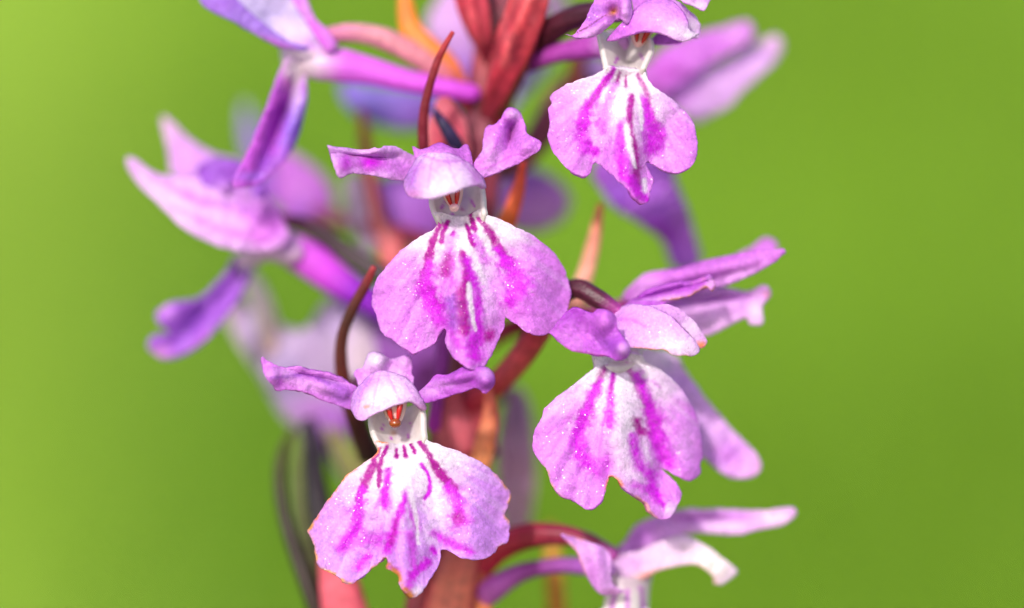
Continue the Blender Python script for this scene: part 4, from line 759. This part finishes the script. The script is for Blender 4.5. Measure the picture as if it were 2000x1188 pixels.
ribbon('lateral_sepal', [(950, 250, -7), (1000, 190, -7.5), (1035, 155, -7.5), (1075, 118, -8)], [30, 36, 32, 14], f12, grad([(0, C(150, 130, 206)), (1, C(196, 170, 220))]), cup=-.7, mat=M_PETAL)
tube('ovary', [(945, 420, -1), (940, 330, -4), (925, 250, -6), (905, 190, -7.5)], [16, 18, 18, 14], f12, grad([(0, MAROON), (1, C(120, 50, 90))]))

f13 = fl(960, 400, -9, 'blurred mauve flower directly behind the middle flower')
petal('lateral_sepal', [(955, 380), (990, 345), (1040, 332), (1088, 355), (1112, 392), (1092, 432), (1040, 452), (990, 438)], relief(-8.5, 1040, 390, dome=(1040, 390, 90, 70, 1.2)), col_of(C(214, 142, 224), [(1020, 350, 40, 20, C(160, 104, 204), .7), (1060, 415, 50, 26, C(228, 170, 232), .8)]), f13, h=9)
petal('lateral_sepal', [(736, 360), (790, 345), (850, 360), (880, 430), (840, 500), (790, 480), (755, 430)], relief(-7.5, 800, 420, dome=(800, 420, 80, 90, 1.2)), col_of(C(176, 106, 208), [(800, 440, 40, 40, C(180, 96, 206), .7)]), f13, h=9)
ribbon('petal', [(690, 340, -6), (698, 390, -6), (712, 450, -6), (722, 495, -6)], [34, 50, 46, 20], f13, grad([(0, C(206, 180, 206)), (1, C(190, 160, 196))]), cup=-.6, mat=M_PETAL)
tube('ovary', [(915, 560, -1), (880, 500, -4), (880, 430, -6), (920, 390, -7.5), (960, 390, -8.5)], [16, 18, 18, 16, 12], f13, grad([(0, MAROON), (1, C(120, 50, 100))]))

f14 = fl(1010, 900, -7, 'blurred pale pink flower hanging behind the stem near the lowest flower')
petal('lip', [(990, 775), (1014, 755), (1036, 800), (1044, 880), (1044, 960), (1028, 1040), (1000, 1056), (978, 1000), (970, 880)], relief(-6.5, 1010, 900, wr=.2, dome=(1010, 900, 60, 170, .8)), col_of(C(226, 176, 206), [(1010, 800, 30, 60, C(180, 140, 190), .6), (1020, 1000, 20, 50, C(232, 190, 204), .8)]), f14, h=8)
tube('ovary', [(885, 900, -1), (920, 830, -3.5), (960, 775, -5.5), (1005, 765, -6.3)], [16, 18, 16, 12], f14, grad([(0, MAROON), (1, C(150, 70, 120))]))

# ---------------- bracts and closed buds along the stem
def bract(spine, widths, stops, cup=-.9, roll=0, edge=None, mid=None, thick=.2):
    return ribbon('bract', spine, widths, orchid, grad(stops, edge, mid), roll=roll, cup=cup, mat=M_BRACT, thick=thick)
bract([(832, 330, 5.0), (826, 270, 5.6), (830, 205, 6.0), (850, 132, 6.4), (866, 95, 6.6), (885, 62, 6.8)], [20, 18, 14, 10, 7, 2], [(0, C(120, 34, 54)), (.5, C(130, 34, 48)), (1, C(196, 62, 70))], cup=-1.2)
bract([(905, 190, .5), (870, 135, 1.0), (830, 95, 1.0), (800, 50, .6), (790, -10, .2), (784, -70, 0)], [40, 62, 60, 40, 22, 4], [(0, C(226, 120, 110)), (.3, C(240, 140, 70)), (.6, ORANGE), (1, C(220, 120, 40))], cup=-.9)
bract([(775, 560, -3), (765, 490, -3), (740, 430, -3.4), (724, 350, -4), (714, 280, -4.4), (706, 215, -4.8)], [50, 56, 32, 24, 22, 8], [(0, REDP), (.2, C(226, 116, 120)), (.36, C(126, 44, 54)), (.8, C(160, 54, 54)), (1, C(196, 74, 60))], cup=-.9)
bract([(955, 520, 1.0), (975, 470, 2.2), (996, 420, 3.0), (1012, 370, 3.4), (1024, 316, 3.8)], [38, 40, 32, 24, 5], [(0, C(206, 100, 80)), (.4, C(240, 132, 62)), (.8, C(244, 112, 84)), (1, C(230, 80, 60))], cup=-1.0, edge=(C(232, 90, 90), .6))
bract([(1105, 660, 1.0), (1125, 590, 1.4), (1145, 530, 1.6), (1160, 470, 1.8), (1173, 398, 2)], [34, 36, 30, 24, 8], [(0, C(226, 140, 120)), (.4, C(244, 184, 164)), (.8, C(240, 160, 136)), (1, C(226, 130, 90))], cup=-1.0)
bract([(722, 900, 2.0), (690, 810, 3.0), (668, 730, 4.0), (668, 660, 4.6), (690, 600, 5.2), (712, 560, 5.6), (731, 521, 6)], [40, 34, 26, 20, 18, 16, 4], [(0, C(60, 40, 40)), (.3, C(110, 44, 40)), (.6, C(88, 50, 40)), (.85, C(130, 50, 54)), (1, C(206, 70, 80))], cup=-1.2, mid=(C(60, 34, 34), .5))
bract([(905, 1010, 2.0), (930, 930, 2.4), (944, 880, 2.8), (958, 810, 3.0), (952, 745, 3.0)], [40, 44, 42, 30, 6], [(0, C(220, 130, 80)), (.5, C(242, 160, 110)), (1, C(226, 100, 90))], cup=-1.0)
bract([(650, 1300, 1), (612, 1180, .6), (580, 1090, 0), (556, 1010, -.6), (547, 940, -1.2), (553, 885, -2), (572, 838, -3)], [34, 30, 27, 25, 24, 20, 6], [(0, C(44, 22, 28)), (.5, C(46, 30, 26)), (1, C(86, 80, 46))], cup=-1.0, mid=(C(84, 70, 44), .5))
bract([(640, 1230, -1), (606, 1090, -1.6), (586, 1000, -2), (580, 920, -2.6), (586, 850, -3)], [26, 24, 24, 22, 6], [(0, C(80, 70, 46)), (1, C(120, 134, 62))], cup=-.8)
bract([(690, 1260, -1), (655, 1120, -2), (625, 1020, -3), (610, 930, -3.6), (606, 860, -4), (602, 815, -4)], [60, 66, 66, 58, 48, 14], [(0, C(120, 50, 70)), (.3, C(38, 16, 34)), (.7, C(34, 18, 38)), (1, C(60, 36, 70))], cup=-.9)
bract([(735, 1010, -3), (700, 930, -4), (668, 880, -5), (640, 835, -5)], [60, 56, 44, 12], [(0, C(110, 60, 60)), (.5, C(130, 130, 70)), (1, C(150, 140, 90))], cup=-.8)
bract([(700, 1330, 1.5), (680, 1230, 1.5), (664, 1150, 1.6), (650, 1080, 1.6), (640, 1030, 1.6)], [90, 96, 84, 56, 10], [(0, C(200, 70, 90)), (.5, C(232, 110, 130)), (1, C(214, 70, 90))], cup=-.8)
bract([(850, 1360, 3.0), (870, 1230, 3.2), (888, 1140, 3.0), (905, 1070, 2.6), (922, 1010, 2.4)], [100, 110, 96, 70, 10], [(0, C(222, 110, 96)), (.5, C(238, 136, 110)), (1, C(236, 120, 118))], cup=-.9, edge=(C(206, 66, 84), .8))
bract([(940, 1330, 2.2), (932, 1230, 2.4), (930, 1150, 2.2), (938, 1080, 1.8)], [60, 66, 56, 10], [(0, C(220, 120, 70)), (.5, C(236, 140, 84)), (1, C(226, 110, 90))], cup=-.9)
bract([(800, 1330, 2.0), (815, 1230, 2.2), (822, 1150, 2.0), (836, 1070, 1.6)], [60, 62, 50, 10], [(0, C(160, 60, 76)), (.5, C(178, 72, 86)), (1, C(196, 86, 96))], cup=-.9)
bract([(905, 900, 1.4), (890, 850, 1.6), (880, 800, 1.8), (890, 750, 2)], [70, 80, 60, 12], [(0, C(190, 80, 92)), (.5, C(230, 118, 132)), (1, C(210, 90, 110))], cup=-.9)
bract([(950, 900, .6), (930, 850, 1.0), (925, 790, 1.2), (940, 720, 1.2)], [60, 70, 60, 12], [(0, C(140, 70, 60)), (.5, C(216, 90, 104)), (1, C(190, 60, 80))], cup=-.9)
bract([(1095, 1330, -4), (1090, 1240, -4), (1086, 1170, -4), (1080, 1090, -4.4), (1074, 1022, -4.8)], [40, 40, 36, 30, 8], [(0, C(200, 130, 50)), (1, C(226, 160, 60))], cup=-.8)
bract([(888, 340, 2.0), (878, 290, 2.6), (872, 240, 3), (866, 190, 3)], [80, 86, 76, 16], [(0, C(214, 60, 90)), (.5, C(222, 96, 120)), (1, C(200, 90, 110))], cup=-.7, edge=(C(232, 150, 156), .6))
bract([(1140, 210, -3), (1125, 160, -3.4), (1132, 100, -4), (1144, 40, -4.4)], [26, 28, 24, 6], [(0, C(170, 70, 60)), (1, C(206, 100, 70))], cup=-.9)
bract([(900, 300, 3.8), (888, 278, 4.2), (868, 246, 4.4), (842, 208, 4.2)], [26, 26, 20, 6], [(0, C(44, 36, 70)), (.7, C(56, 44, 84)), (1, C(120, 70, 140))], cup=-1.0)  # dark strip is the middle flower's ovary showing, built with the bract shape
def bud(spine, radii, stops):
    g = grad(stops, namp=.25)
    def f(s, t, P):
        c = g(s, t, P)
        a = sstep(.08, .3, fbm(P[:, 0] / .5 + 2, P[:, 1] / 1.1))[:, None] * .7
        c = c * (1 - a) + C(226, 100, 108) * a
        b = sstep(.05, .3, fbm(P[:, 0] / .4 + 22, P[:, 1] / 1.6 + 9))[:, None] * .7
        c = c * (1 - b) + C(110, 24, 44) * b
        k = (0.5 - 0.5 * t)[:, None] * .5
        return (c * (1 - k) + C(110, 20, 44) * k) * 0.85
    return tube('flower_bud', spine, radii, orchid, f, ridges=5, ridge=.12, twist=1.5, nt=30)
bud([(955, 110, 1.2), (940, 60, 2.2), (922, 0, 2.6), (908, -60, 2.6), (900, -130, 2.4)], [16, 26, 30, 28, 14], [(0, C(150, 50, 66)), (.4, C(206, 66, 86)), (.75, C(204, 60, 74)), (1, C(180, 70, 130))])
bud([(962, 215, 1.0), (985, 150, 2.4), (1010, 80, 3.4), (1032, 10, 3.8), (1044, -60, 3.8), (1050, -130, 3.6)], [24, 34, 38, 36, 30, 14], [(0, C(150, 46, 62)), (.3, C(190, 50, 68)), (.6, C(206, 70, 78)), (.8, C(214, 90, 84)), (1, C(190, 80, 150))])
bud([(975, 60, -1), (968, 10, -.6), (964, -50, 0), (962, -110, 0)], [16, 22, 22, 10], [(0, C(190, 110, 110)), (1, C(216, 150, 150))])
